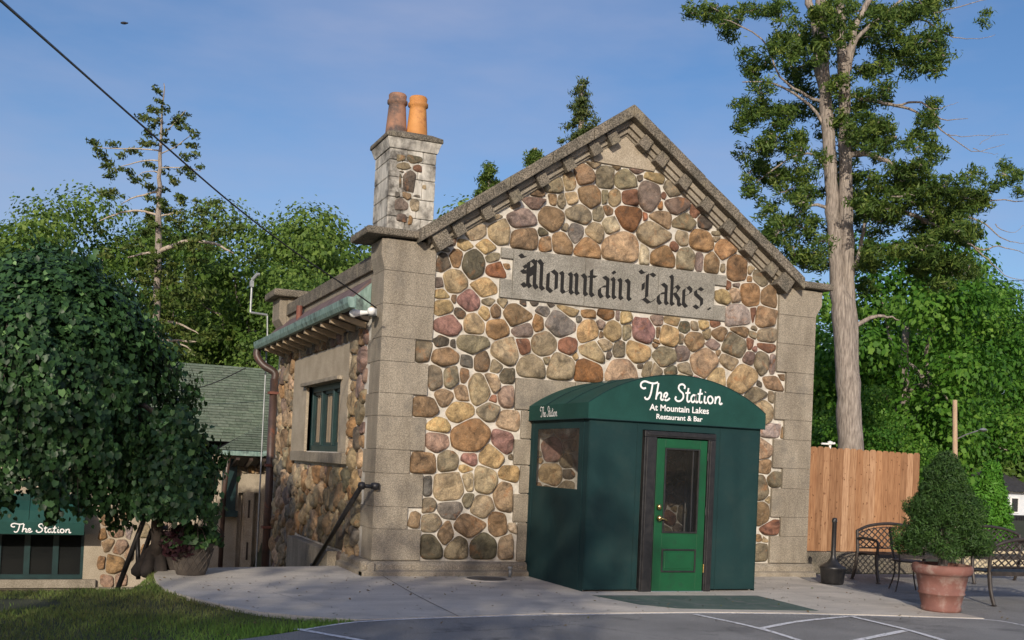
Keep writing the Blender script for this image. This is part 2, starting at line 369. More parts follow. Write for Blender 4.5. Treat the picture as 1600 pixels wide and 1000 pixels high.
def puff_points(puffs, per, shell=(.7, 1.05), squash=None):
    Ps, Ns, T = [], [], []
    for (c, r) in puffs:
        r = np.array(r if hasattr(r, '__len__') else (r, r, r), float)
        n = max(6, int(per*(r.prod()**(2/3)))); d = sph(n)
        k = RNG.uniform(*shell, n)[:, None]
        Ps.append(np.array(c)+d*r*k); Ns.append(d); T.append(np.full(n, RNG.uniform(.25, .65)))
    return np.concatenate(Ps), np.concatenate(Ns), np.concatenate(T)

# ------------------------------------------------------------------ fieldstone packing
CC = dict(g=(.25,.22,.155), G=(.16,.15,.105), d=(.115,.10,.085), D=(.18,.175,.165), t=(.39,.315,.205), w=(.48,.42,.31), b=(.27,.185,.11),
          o=(.335,.20,.095), O=(.26,.125,.045), R=(.35,.14,.075), r=(.235,.11,.07), p=(.205,.14,.13), v=(.23,.18,.17), V=(.34,.295,.31),
          P=(.31,.165,.16), y=(.42,.315,.165), Y=(.48,.34,.165), k=(.45,.33,.225), q=(.37,.25,.205))
# each row: origin x, origin y, scale | then stones as centre x, centre y, width, height, tilt, colour (read off the photograph)
TRACE = [
(760,210,4,"680 160 90 90 0 t;755 145 75 80 0 o;820 180 50 70 -20 b;935 190 165 80 8 p;1050 262 130 70 10 y;965 270 35 35 0 d;620 250 140 120 20 b;745 265 120 145 5 g;875 285 145 110 0 g;525 285 75 130 -15 t;425 305 110 120 10 g;315 355 85 60 0 b;650 380 155 130 10 b;545 395 75 80 0 t;425 405 50 75 0 b;472 415 55 80 0 g;310 425 150 65 -5 p;190 440 60 40 0 t;808 395 80 95 0 t;897 395 85 110 -30 r;745 385 40 90 -10 g;1025 380 120 190 0 v;1170 340 100 80 30 g;1195 440 155 95 5 p;1095 445 25 50 0 o;1305 480 55 70 0 r;225 525 195 115 5 v;412 525 160 145 0 b;585 495 160 115 0 g;705 495 75 75 0 g;765 470 80 50 30 b;893 508 160 150 0 O;1000 512 30 50 0 R;1095 520 135 90 0 b;1245 545 155 90 0 g;1365 550 80 75 0 d;788 568 120 95 0 w;690 615 110 105 0 t;560 615 95 125 0 D;497 582 40 45 0 g;357 610 60 45 0 G;245 645 165 130 0 b;80 605 140 130 0 t;375 680 85 80 -20 b;475 675 130 130 0 b;640 705 150 125 0 o;840 705 225 185 0 k;1050 620 215 150 5 t;1232 650 80 90 20 g;1350 665 155 130 0 o;1180 700 60 50 0 r;993 750 60 105 0 w;1110 760 145 120 0 o;1250 775 105 135 0 g;1337 790 50 115 0 v;1415 803 90 115 0 b;1495 718 120 105 0 o;1440 632 45 50 0 g;1550 840 140 150 0 o;1518 940 25 70 0 r"),
(660,300,5,"555 205 150 50 -10 g;430 310 170 95 -15 t;240 380 95 60 -30 v;335 415 135 70 0 y;510 425 160 90 0 y;190 450 120 30 0 D;172 550 95 130 15 d;270 520 85 140 20 o;405 565 165 200 0 G;550 510 110 65 0 g;583 613 155 115 0 R;660 578 45 35 0 o;255 690 180 170 0 t;130 712 90 80 0 v;485 735 170 120 0 Y;145 790 130 80 15 y;250 830 35 60 0 b;370 855 165 140 0 P;155 895 165 115 0 y;520 860 100 55 0 g;630 865 65 60 0 t;300 945 90 70 0 d;490 945 80 100 0 y;580 925 80 110 0 b"),
(640,460,5,"845 160 230 140 0 b;300 237 230 130 0 P;510 230 160 160 0 t;697 268 175 145 0 o;890 287 170 100 0 v;258 368 110 75 -10 d;345 385 45 50 0 d;505 383 275 140 0 g;750 447 230 190 0 t;897 400 100 125 -20 r;280 487 235 135 0 b;452 522 105 90 0 D;570 525 130 145 0 b;680 560 80 120 -15 g;120 435 130 150 0 g;212 655 115 160 0 g;325 655 120 165 0 g;432 640 60 125 0 b;410 765 110 135 0 k;550 740 165 225 0 t;660 685 90 160 -20 k;775 640 120 115 0 G;778 800 150 170 0 q;275 800 170 120 0 k;662 812 50 55 0 r;135 870 200 165 0 b;400 910 230 150 0 Y;630 915 205 125 0 g"),
(800,460,6.25,"315 160 200 80 0 D;385 105 70 30 0 d;230 85 135 35 0 d;120 85 55 50 0 d;560 165 210 70 5 y;748 190 125 75 0 o;930 200 145 95 0 O;265 290 105 150 0 o;665 245 60 50 0 D;478 295 290 210 0 D;1045 215 45 95 -15 v;1110 220 110 120 0 y;750 345 185 190 0 Y;880 295 75 85 0 v;985 355 165 175 0 y;880 390 35 60 0 b;1135 360 80 150 15 g;1292 365 205 240 0 P;320 480 235 235 0 t;545 505 160 160 0 r;820 565 350 150 25 t;915 490 130 100 0 t;1060 540 110 150 0 g;1245 560 230 200 0 Y;1415 480 60 60 0 o;195 705 265 210 0 g;345 640 60 70 0 g;480 705 260 265 0 t;760 760 265 210 0 O;1075 740 310 220 0 k;1365 740 170 150 0 g;1260 700 60 40 0 d"),
(1000,480,5,"145 105 90 75 0 v;257 108 130 60 0 y;230 225 140 155 0 Y;150 200 30 90 0 b;355 160 85 80 0 G;435 150 55 65 0 g;510 140 80 60 0 y;597 133 80 40 0 r;330 245 35 85 0 g;430 268 135 150 0 b;535 208 60 70 0 t;625 210 130 85 0 b;787 185 130 70 10 b;775 65 200 150 0 V;980 75 145 155 0 b;893 50 40 100 0 r;905 163 65 30 0 g;890 217 60 50 0 g;1000 220 155 110 0 g;745 298 190 170 0 g;578 288 115 70 0 v;868 285 50 90 0 r;997 310 170 65 0 r;860 400 75 105 0 p;950 435 100 160 0 g;1045 450 45 150 0 v;133 280 55 60 0 o;200 380 185 145 0 g;340 360 125 115 0 v;500 430 225 190 0 k;622 355 40 40 0 b;710 425 180 95 15 t;815 545 250 200 0 y;610 555 135 140 0 y;365 475 130 80 20 g;245 500 90 70 0 G;100 495 160 100 0 g;1055 595 165 110 15 b;1120 548 70 40 0 b;935 600 40 40 0 d;905 678 185 110 0 g;1040 700 60 90 0 g;970 825 165 165 0 t"),
(640,620,3.57,"165 160 140 75 0 Y;155 250 130 100 0 q;345 215 210 155 0 o;555 130 175 120 0 k;530 242 140 115 0 P;90 370 130 115 0 b;210 365 110 105 0 g;345 350 90 65 0 P;460 340 160 105 0 Y;575 338 40 30 0 g;565 420 115 110 0 Y;320 405 80 45 0 Y;220 505 155 160 0 t;420 465 125 145 0 t;335 465 60 120 0 t;105 500 50 110 0 D;533 555 105 170 0 k;225 630 130 95 -10 D;110 605 75 85 0 g;335 575 65 70 0 G;395 605 135 115 0 t;120 705 140 105 0 g;205 770 90 140 0 b;340 725 180 110 0 b;500 715 110 140 0 b;580 705 70 90 0 w;115 840 130 145 0 G;270 845 120 130 0 g;415 840 145 150 0 G;535 845 75 160 0 k"),
(1160,640,3.57,"165 135 100 105 0 V;230 150 25 80 0 b;120 230 95 130 0 k;130 310 100 90 0 b;195 405 110 95 0 g;110 440 85 140 0 g;155 507 30 45 0 t;120 575 95 130 0 b;160 685 125 110 0 r;125 820 100 130 0 g;235 680 25 80 0 g"),
(1080,360,5,"200 45 60 60 0 g;540 380 130 70 40 g;465 380 35 40 0 o;360 425 40 35 0 v;350 500 75 100 0 k;475 500 145 170 0 o;608 515 115 145 0 b;262 518 100 95 0 y"),
]
def trace_stones():
    S = []
    for ox, oy, k, txt in TRACE:
        for s in txt.split(';'):
            x, y, ww, hh, a, c = s.split(); x, y, ww, hh, a = map(float, (x, y, ww, hh, a))
            px, py = ox+x/k, oy+y/k; W, H = ww/k/2, hh/k/2
            c0 = on('y', -.04, px, py); e1 = on('y', -.04, px+W, py); e2 = on('y', -.04, px, py+H)
            S.append([c0[0], c0[2], abs(e1[0]-c0[0]), abs(e2[2]-c0[2]), -R(a), c])
    return S
def clip(poly, nx, ny, d):              # keep points with n.p <= d
    o = []; n = len(poly)
    for i in range(n):
        a, b = poly[i], poly[(i+1) % n]; da = a[0]*nx+a[1]*ny-d; db = b[0]*nx+b[1]*ny-d
        if da <= 0: o.append(a)
        if da*db < 0:
            t = da/(da-db); o.append((a[0]+(b[0]-a[0])*t, a[1]+(b[1]-a[1])*t))
    return o
def inpoly(poly, X, Z):
    ins = np.zeros(X.shape, bool); n = len(poly)
    for i in range(n):
        (x1, y1), (x2, y2) = poly[i], poly[(i+1) % n]
        if y1 == y2: continue
        c = ((y1 > Z) != (y2 > Z)) & (X < (x2-x1)*(Z-y1)/(y2-y1)+x1); ins ^= c
    return ins
def rad(s, ang):                        # ellipse radius of stone s in direction ang
    t = ang-s[4]; return s[2]*s[3]/math.hypot(s[3]*math.cos(t), s[2]*math.sin(t))
def stone_polys(S, halfplanes, rects, gap=.015, grow=1.36):
    out_ = []
    for i, s in enumerate(S):
        n = 22; P = []; ph = [random.uniform(0, 6.28) for _ in range(4)]
        for k in range(n):
            t = 2*math.pi*k/n; c, q = math.cos(t), math.sin(t); e = 2/2.9
            x = s[2]*grow*math.copysign(abs(c)**e, c); z = s[3]*grow*math.copysign(abs(q)**e, q)
            f = 1+.06*math.sin(2*t+ph[0])+.07*math.sin(3*t+ph[1])+.05*math.sin(5*t+ph[2])+.03*math.sin(8*t+ph[3])
            x *= f; z *= f; ca, sa = math.cos(s[4]), math.sin(s[4])
            P.append((s[0]+x*ca-z*sa, s[1]+x*sa+z*ca))
        rm = max(s[2], s[3])*1.6
        for j, o in enumerate(S):
            if j == i: continue
            dx, dz = o[0]-s[0], o[1]-s[1]; d = math.hypot(dx, dz)
            if d > rm+max(o[2], o[3])*1.6+gap or d < 1e-4: continue
            a = math.atan2(dz, dx); ri = rad(s, a); rj = rad(o, a+math.pi)
            m = d*ri/(ri+rj)-gap/2
            P = clip(P, dx/d, dz/d, (s[0]*dx+s[1]*dz)/d+m)
            if len(P) < 3: break
        if len(P) < 3: continue
        for (nx, nz, dd) in halfplanes: P = clip(P, nx, nz, dd)
        for (x0, x1, z0, z1) in rects:
            g = gap*.7
            if not (x0-g < s[0]+s[2]*1.5 and x1+g > s[0]-s[2]*1.5 and z0-g < s[1]+s[3]*1.5 and z1+g > s[1]-s[3]*1.5): continue
            opts = [(s[0]-x0, (1, 0, x0-g)), (x1-s[0], (-1, 0, -x1-g)), (s[1]-z0, (0, 1, z0-g)), (z1-s[1], (0, -1, -z1-g))]
            P = clip(P, *min(opts)[1])
        if len(P) < 4: continue
        for _ in range(2):
            q = []; m = len(P)
            for k in range(m):
                a, b = P[k], P[(k+1) % m]
                q += [(a[0]*.84+b[0]*.16, a[1]*.84+b[1]*.16), (a[0]*.16+b[0]*.84, a[1]*.16+b[1]*.84)]
            P = q
        # resample evenly by angle count
        L = [0]; 
        for k in range(len(P)): L.append(L[-1]+math.dist(P[k], P[(k+1) % len(P)]))
        if L[-1] < .12: continue
        n = 30; Q = []; k = 0
        for i2 in range(n):
            d = L[-1]*i2/n
            while L[k+1] < d: k += 1
            t = (d-L[k])/(L[k+1]-L[k]+1e-9); a, b = P[k], P[(k+1) % len(P)]
            Q.append((a[0]+(b[0]-a[0])*t, a[1]+(b[1]-a[1])*t))
        out_.append((Q, s))
    return out_
def fill(S, polys, region, radii, tries, aspect=(.75, 1.35), cols='gtbgytbovgkdyrP', h=.02, bb=None):
    """add small stones wherever the traced ones leave bare mortar"""
    x0, x1, z0, z1 = bb; xs = np.arange(x0, x1, h); zs = np.arange(z0, z1, h); X, Z = np.meshgrid(xs, zs)
    occ = ~region(X, Z)
    for P, s in polys: occ |= inpoly(P, X, Z)
    new = []
    for r in radii:
        k = int(math.ceil(r*1.0/h)); dz, dx = np.mgrid[-k:k+1, -k:k+1]; disk = (dz**2+dx**2) <= (r/h)**2
        free = np.argwhere(~occ)
        if len(free) == 0: break
        RNG.shuffle(free)
        for (iz, ix) in free[:tries]:
            if iz-k < 0 or ix-k < 0 or iz+k >= occ.shape[0] or ix+k >= occ.shape[1]: continue
            sub = occ[iz-k:iz+k+1, ix-k:ix+k+1]
            if (sub & disk).any(): continue
            a = random.uniform(*aspect)
            st = [xs[ix], zs[iz], r*math.sqrt(a)*.93, r/math.sqrt(a)*.93, random.uniform(-.5, .5), random.choice(cols)]
            new.append(st); sub |= disk
    return new
def stones_mesh(name, polys, frame, mat_, parent, hmax=.075):
    """frame(u,v,h)->world; domed stones with rough faces"""
    off = np.array(wloc(parent)); V = []; F = []; T = []; SD = []
    rings = [(1.0, -.25), (.99, .22), (.955, .56), (.88, .82), (.70, .97), (.45, 1.0), (.22, 1.0)]
    for P, s in polys:
        P = np.array(P); c = P.mean(0); size = min(s[2], s[3]); n = len(P); o = len(V)
        h = min(hmax*1.15, .028+size*.27)*random.uniform(.7, 1.2); tx, tz = random.uniform(-.22, .22), random.uniform(-.22, .18)
        ph = RNG.uniform(0, 6.28, 6); fr = RNG.uniform(9, 26, 6)/max(.5, size*6); cr = RNG.uniform(0, 6.28); cw = RNG.uniform(-.5, .5)*size; cs_ = RNG.uniform(.1, .5) if RNG.random() < .45 else 0
        cc_ = np.array(CC[s[5]]); cc_ = (cc_*.80+cc_.mean()*np.array([1.08, 1.0, .86])*.20)*.90; base = cc_*random.uniform(.75, 1.2)*np.array([1+random.uniform(-.04, .04), 1, 1+random.uniform(-.06, .06)])
        sd = RNG.uniform(-50, 50, 3)
        def hh(q, k, lvl):
            r = (q-c); w = .35*h*(math.sin(fr[0]*q[0]+ph[0])*math.sin(fr[1]*q[1]+ph[1])+.5*math.sin(fr[2]*(q[0]+q[1])+ph[2]))
            if cs_ and (r[0]*math.cos(cr)+r[1]*math.sin(cr)) > cw: w -= cs_*h*.5*min(1, ((r[0]*math.cos(cr)+r[1]*math.sin(cr))-cw)/.012)
            return h*lvl+(r[0]*tx+r[1]*tz+w*.8)*max(0, lvl)**2
        for k, (sc, lvl) in enumerate(rings):
            for q in P:
                u = c+(q-c)*sc; V.append(np.array(frame(u[0], u[1], hh(u, k, lvl)))-off); T.append(base); SD.append(sd)
        V.append(np.array(frame(c[0], c[1], hh(c, 9, 1.04)))-off); T.append(base); SD.append(sd)
        for k in range(len(rings)-1):
            for i in range(n): F.append((o+k*n+i, o+k*n+(i+1) % n, o+(k+1)*n+(i+1) % n, o+(k+1)*n+i))
        m = o+len(rings)*n
        for i in range(n): F.append((o+(len(rings)-1)*n+i, o+(len(rings)-1)*n+(i+1) % n, m))
    me = bpy.data.meshes.new(name); me.from_pydata([tuple(v) for v in V], [], F); me.update()
    a = me.attributes.new('tone', 'FLOAT_COLOR', 'POINT'); a.data.foreach_set('color', np.hstack([np.array(T), np.ones((len(T), 1))]).astype(np.float32).ravel())
    a = me.attributes.new('seed', 'FLOAT_VECTOR', 'POINT'); a.data.foreach_set('vector', np.array(SD).astype(np.float32).ravel())
    bm = bmesh.new(); bm.from_mesh(me); bmesh.ops.recalc_face_normals(bm, faces=bm.faces); bm.to_mesh(me); bm.free()
    return link_mesh(name, me, mat_, parent, True)

# ------------------------------------------------------------------ THE STONE STATION
W7 = 7.08
AX, AZ, SL = 3.55, 6.88, .70; CS = math.cos(math.atan(SL))
BL = thing('stone_building', 'fieldstone gabled building with concrete quoins and carved nameplate', 'building', (0, 0, 0))
def rake(d): return lambda x: AZ-SL*abs(x-AX)-d/CS
fw = MB(); d = .28
fw.prism([(.0, -.3), (W7, -.3), (W7, 4.5), (6.7, AZ-SL*3.15-d/CS), (AX, AZ-d/CS), (.4, AZ-SL*3.15-d/CS), (.0, 4.5)], 'y', 0.0, .35)
front = build('front_wall', fw, M_MORTAR, BL)
# quoin rows shared by both front piers
ZJ = [.20, .62, .92, 1.37, 1.69, 2.14, 2.45, 2.88, 3.20, 3.65, 4.10, 4.53]
wide = [1, 0, 1, 0, 1, 0, 1, 0, 1, 1, 1]
pl = MB(); pr_ = MB(); qrects = []
for i in range(11):
    z0, z1 = ZJ[i]+.0018, ZJ[i+1]-.0018
    wl = .66 if wide[i] else .46
    if i >= 8: wl = .70
    pl.box(-.02, wl, -.05, .62 if i % 2 else .48, z0, z1)
    qrects.append((-.1, wl, ZJ[i], ZJ[i+1]))
    wr = .69 if wide[i] else .50
    if i in (1, 3, 5): wr = .5
    pr_.box(W7-wr, W7+.02, -.05, .55, z0, z1)
    qrects.append((W7-wr, W7+.2, ZJ[i], ZJ[i+1]))
def fl(c0, c1, z0, z1, mb, y0=-.05, y1=.5):            # corbelled block whose outer side flares out
    mb.prism([(c0, z0), (c1, z0), (c1+(c1-c0 > 0)*0, z1), (c0, z1)], 'y', y0, y1)
pr_.prism([(W7+.02, 4.12), (W7+.13, 4.30), (W7+.13, 4.52), (W7+.02, 4.52)], 'y', -.045, .5)
pl.prism([(-.02, 4.12), (-.07, 4.30), (-.07, 4.52), (-.02, 4.52)], 'y', -.045, .5)
build('corner_pier', pl, M_CONC, BL, bevel=.0045); build('corner_pier', pr_, M_CONC, BL, bevel=.0045)
b = MB(); b.box(-.31, .50, -.15, .76, 4.55, 4.655); build('pier_cap', b, M_CONC_DARK, BL, bevel=.025)
b = MB(); b.box(6.62, W7+.27, -.15, .62, 4.55, 4.655); build('pier_cap', b, M_CONC_DARK, BL, bevel=.025)
# plinth
b = MB(); b.prism([(-.17, -.25), (-.17, .06), (-.10, .08), (-.10, .15), (-.055, .19), (.0, .19), (0, -.25)], 'x', -.17, W7+.12)
build('plinth', b, M_CONC, BL, bevel=.008)
b = MB(); b.prism([(-.17, -.3), (-.17, .06), (-.10, .08), (-.10, .15), (-.055, .19), (.0, .19), (0, -.3)], 'y', -.168, 1.3)
build('plinth', b, M_CONC, BL, bevel=.008)
# rake mouldings
def band(d0, d1, y0, y1, xe=.50, side=-1):
    f0, f1 = d0/CS, d1/CS; x2 = AX+side*(AX-xe)
    P = [(AX, AZ-f0), (x2, AZ-SL*(AX-xe)-f0), (x2, AZ-SL*(AX-xe)-f1), (AX, AZ-f1)]
    return P if side < 0 else P[::-1]
for side in (-1, 1):
    k = MB(); P = band(0, .125, 0, 0, .40, side)
    # slab cut into lengths for a hand-laid coping
    n = 5
    for i in range(n):
        xa = AX+side*(AX-.40)*i/n; xb = AX+side*((AX-.40)*(i+1)/n-.006)
        g = lambda x: AZ-SL*abs(x-AX)+random.uniform(-.008, .008)
        za, zb = g(xa), g(xb)
        k.prism([(xa, za), (xb, zb), (xb, AZ-SL*abs(xb-AX)-.185), (xa, AZ-SL*abs(xa-AX)-.185)], 'y', -.27-random.uniform(0, .01), .42)
    build('gable_coping', k, M_CONC_DARK, BL, bevel=.015)
    k = MB(); k.prism(band(.153, .235, 0, 0, .55, side), 'y', -.135, .1); build('upper_moulding', k, M_CONC, BL, bevel=.006)
    k = MB(); k.prism(band(.236, .305, 0, 0, .60, side), 'y', -.09, .1); k.prism(band(.306, .340, 0, 0, .64, side), 'y', -.05, .1)
    build('lower_moulding', k, M_CONC, BL, bevel=.006)
    a = math.atan(SL); u = (side*math.cos(a), 0, -math.sin(a)); v = (-side*math.sin(a), 0, -math.cos(a))
    for j in range(8):
        xx = .30+.405*j
        if j == 0: xx = .42
        if j == 7: xx = 2.98
        hw = .086 if j < 7 else .12
        c = np.array([AX+side*xx, 0, AZ-SL*xx])+np.array(v)*(.154+.105)
        k = MB(); k.obox((c[0], -.09, c[2]), u, v, (0, 1, 0), hw, .10 if j < 7 else .135, .095 if j < 7 else .13)
        build('bracket', k, M_CONC_DARK, BL, bevel=.012)
k = MB(); k.prism([(AX, AZ-.336/CS), (AX-.53, AZ-.336/CS-SL*.53), (AX-.50, 6.02), (AX+.50, 6.02), (AX+.53, AZ-.336/CS-SL*.53)], 'y', -.035, .1)
build('apex_stone', k, M_CONC_PALE, BL)
# carved nameplate in three slabs
SG = (1.66, 5.40, 3.90, 4.60)
k = MB()
for xa, xb in ((1.85, 2.98), (2.986, 4.20), (4.206, 5.19)): k.box(xa, xb, -.042, .05, 3.90, 4.60)
for z0, z1 in ((3.90, 4.16), (4.455, 4.60)): k.box(1.66, 1.846, -.041, .05, z0, z1)
for z0, z1 in ((3.90, 4.13), (4.44, 4.60)): k.box(5.194, 5.40, -.041, .05, z0, z1)
sign = build('nameplate', k, M_SIGN, BL, bevel=.005)
# entrance surround blocks left of the porch
sur = MB(); srects = []
for x0, z0, z1 in ((1.97, 2.34, 2.79), (2.08, 1.93, 2.33), (1.99, 1.56, 1.92), (2.10, 1.16, 1.55), (2.02, .75, 1.15), (2.10, .20, .74)):
    sur.box(x0, 2.9 if z0 > 2.3 else 2.33, -.04, .05, z0+.004, z1-.004); srects.append((x0, 5.2 if z0 > 2.3 else 2.33, z0, z1))
sur.box(2.905, 5.05, -.04, .05, 2.34, 2.79)
build('door_surround', sur, M_CONC, BL, bevel=.006)
k = MB(); k.box(3.05, 4.05, -.03, .02, .02, 2.1); build('doorway', k, M_SOFFIT, BL)  # flat dark panel, its colour stands in for the unlit opening

# stones of the front wall
S = trace_stones()
hp = [(-1, 0, -.0), (0, -1, -.215), (SL*CS, CS, (AZ+SL*AX)*CS-.35), (-SL*CS, CS, (AZ-SL*AX)*CS-.35)]
rects = qrects+srects[:1]+srects[1:]+[(1.85, 5.19, 3.90, 4.60), (1.66, 1.846, 3.9, 4.16), (1.66, 1.846, 4.455, 4.60), (5.194, 5.40, 3.9, 4.13), (5.194, 5.40, 4.44, 4.60),
          (3.02, 4.08, 6.02, 7), (2.98, 4.12, 0, 2.34)]
def region(X, Z):
    ok = (X > .5) & (X < 6.56) & (Z > .23) & (Z < AZ-SL*np.abs(X-AX)-.37/CS)
    for (x0, x1, z0, z1) in rects: ok &= ~((X > x0-.012) & (X < x1+.012) & (Z > z0-.012) & (Z < z1+.012))
    return ok
P1 = stone_polys(S, hp, rects)
S2 = fill(S, P1, region, [.17, .145, .125, .105, .09, .075, .062, .052, .044], 900, bb=(.45, 6.65, .2, 6.8), h=.02)
S += S2
P1 = stone_polys(S, hp, rects)
stones_mesh('fieldstones', P1, lambda u, v, h: (u, -h, v), M_STONE, front)

# side wall (faces -x)
k = MB(); k.box(0.0, .35, .352, 7.3, -1.6, 3.5); sidew = build('side_wall', k, M_MORTAR, BL)
wrects = [(1.52, 5.55, 1.60, 3.26), (1.5, 5.3, 1.42, 1.62), (1.85, 4.9, -.6, .17)]
def region2(X, Z):
    ok = (X > .66) & (X < 6.98) & (Z > -1.2) & (Z < 3.42)
    for (x0, x1, z0, z1) in wrects: ok &= ~((X > x0-.03) & (X < x1+.03) & (Z > z0-.02) & (Z < z1+.02))
    return ok
S3 = fill([], [], region2, [.19, .165, .145, .125, .105, .09, .075, .062, .05], 2500, aspect=(.8, 1.5), cols='gtbgyktbovgkdgtDbpG', bb=(.6, 7.1, -1.2, 3.45), h=.025)
for s in S3: s[2] *= 1.07; s[3] *= 1.07
P3 = stone_polys(S3, [(-1, 0, -.64), (1, 0, 7.0), (0, 1, 3.44)], wrects, gap=.016, grow=1.32)
stones_mesh('fieldstones', P3, lambda u, v, h: (-h, u, v), M_STONE, sidew, hmax=.085)
# window surround with a hood, set in the side wall: opening y 2.0..4.35, z 1.62..2.72
WY0, WY1, WZ0, WZ1 = 2.0, 4.38, 1.63, 2.72
k = MB()
k.box(-.045, .02, 1.52, WY0, 1.62, 3.24); k.box(-.045, .02, WY1, 5.5, 1.62, 3.24); k.box(-.045, .02, WY0, WY1, WZ1, 3.24)
k.box(.02, .3, WY0-.1, WY0, 1.62, WZ1+.1); k.box(.02, .3, WY1, WY1+.1, 1.62, WZ1+.1)
sidew_cut = k
build('window_surround', k, M_CONC_PALE, BL)
k = MB(); k.box(-.10, .2, 1.50, 5.28, 1.45, 1.615); build('window_sill', k, M_CONC, BL, bevel=.01)
k = MB(); k.box(-.13, -.046, WY0-.12, WY1+.14, WZ1+.0, WZ1+.06); build('window_hood', k, M_CONC, BL, bevel=.008)
# rebuild side wall as pieces round the opening
k = MB(); k.box(0, .35, .352, WY0, -1.6, 3.5); k.box(0, .35, WY1, 7.3, -1.6, 3.5); k.box(0, .35, WY0, WY1, -1.6, WZ0); k.box(0, .35, WY0, WY1, WZ1, 3.5)
old = sidew.data; nm = bpy.data.meshes.new('side_wall'); nm.from_pydata(k.v, [], k.f); nm.update(); nm.materials.append(M_MORTAR); sidew.data = nm; bpy.data.meshes.remove(old)
wm = MB(); fx0, fx1 = .05, .14
wm.box(fx0, fx1, WY0, WY0+.10, WZ0, WZ1); wm.box(fx0, fx1, WY1-.10, WY1, WZ0, WZ1)
wm.box(fx0, fx1, WY0+.10, WY1-.10, WZ0, WZ0+.10); wm.box(fx0, fx1, WY0+.10, WY1-.10, WZ1-.10, WZ1)
for c in (WY0+.79, WY0+1.58): wm.box(fx0-.012, fx1, c-.045, c+.045, WZ0+.10, WZ1-.10)
win = build('window', wm, M_WINGREEN, BL, bevel=.006)
for i in range(3):
    y0, y1 = WY0+.10+i*.75, WY0+.10+i*.75+.68
    s_ = MB(); a, b2 = y0+.0, y1
    s_.box(.08, .12, a, a+.05, WZ0+.1, WZ1-.1); s_.box(.08, .12, b2-.05, b2, WZ0+.1, WZ1-.1)
    s_.box(.08, .12, a+.05, b2-.05, WZ0+.1, WZ0+.15); s_.box(.08, .12, a+.05, b2-.05, WZ1-.15, WZ1-.1)
    build('casement', s_, M_WINGREEN, win)
    g = MB(); g.box(.095, .10, a+.05, b2-.05, WZ0+.15, WZ1-.15); build('pane', g, M_GLASS_SIDE, win)
g = MB()
for i in range(60):
    y = WY0+.1+i*.037; g.box(.128+.006*math.sin(i*1.3), .15+.006*math.sin(i*1.3), y, y+.034, WZ0, WZ1)
build('curtain', g, M_CURTAIN, win)
# low concrete ledge at the foot of the side wall
k = MB(); k.box(-.16, .0, 1.85, 4.85, -1.0, .15); build('ledge', k, M_CONC, BL, bevel=.01)
# parapet above the side eave, far pier, eave roof, gutter, rafters
k = MB(); k.box(0.02, .25, .62, 6.6, 3.5, 4.18); build('parapet', k, M_CONC, BL)
k = MB(); k.box(-.03, .30, .60, 6.6, 4.18, 4.40); build('parapet_coping', k, M_CONC_DARK, BL, bevel=.012)
k = MB(); k.box(-.02, .6, 6.6, 7.35, 3.5, 4.53); k.prism([(-.02, 3.9), (-.16, 4.12), (-.16, 4.53), (-.02, 4.53)], 'y', 6.62, 7.34); build('corner_pier', k, M_CONC, BL, bevel=.012)
k = MB(); k.box(-.30, .7, 6.45, 7.5, 4.53, 4.67); build('pier_cap', k, M_CONC_DARK, BL, bevel=.03)
k = MB(); k.prism([(-.38, 3.68), (.02, 4.10), (.02, 3.98), (-.38, 3.58)], 'y', .66, 7.3); build('eave_roof', k, M_ROOFP, BL)
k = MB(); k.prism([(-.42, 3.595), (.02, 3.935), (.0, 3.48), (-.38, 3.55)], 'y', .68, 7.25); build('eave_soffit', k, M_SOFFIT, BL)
k = MB(); k.prism([(-.36, 3.705), (-.49, 3.705), (-.48, 3.62), (-.45, 3.56), (-.36, 3.56)], 'y', .05, 7.4)
build('gutter', k, M_COPPER, BL, bevel=.008)
k = MB(); k.prism([(-.355, 3.60), (-.025, 3.60), (-.025, 4.0), (-.355, 3.70)], 'y', .56, .655); build('eave_end_panel', k, M_COPPER, BL)
for i in range(11):
    y = .75+i*.58; k = MB(); k.prism([(-.40, 3.56), (-.02, 3.47), (-.02, 3.38), (-.40, 3.49)], 'y', y, y+.09)
    build('rafter', k, M_RAFTER, BL, bevel=.004)
k = MB(); k.tube([(-.08, 5.15, 3.6), (-.08, 5.15, 4.2)], .055, 12); build('vent_pipe', k, M_RUST, BL)
# main roof behind the gable
k = MB(); k.prism([(AX, AZ-.25), (.25, 4.42), (.25, 4.32), (AX, AZ-.35), (W7-.25, 4.32), (W7-.25, 4.42)], 'y', .42, 7.2); build('roof', k, M_SHINGLE, BL)
k = MB(); k.box(.352, W7, 7.0, 7.3, -1.6, 4.3); k.box(W7-.35, W7, .352, 7.0, -.3, 4.3)
k.prism([(.4, 4.3), (W7-.4, 4.3), (AX, AZ-.4)], 'y', 7.02, 7.28)
build('rear_wall', k, M_CONC, BL)
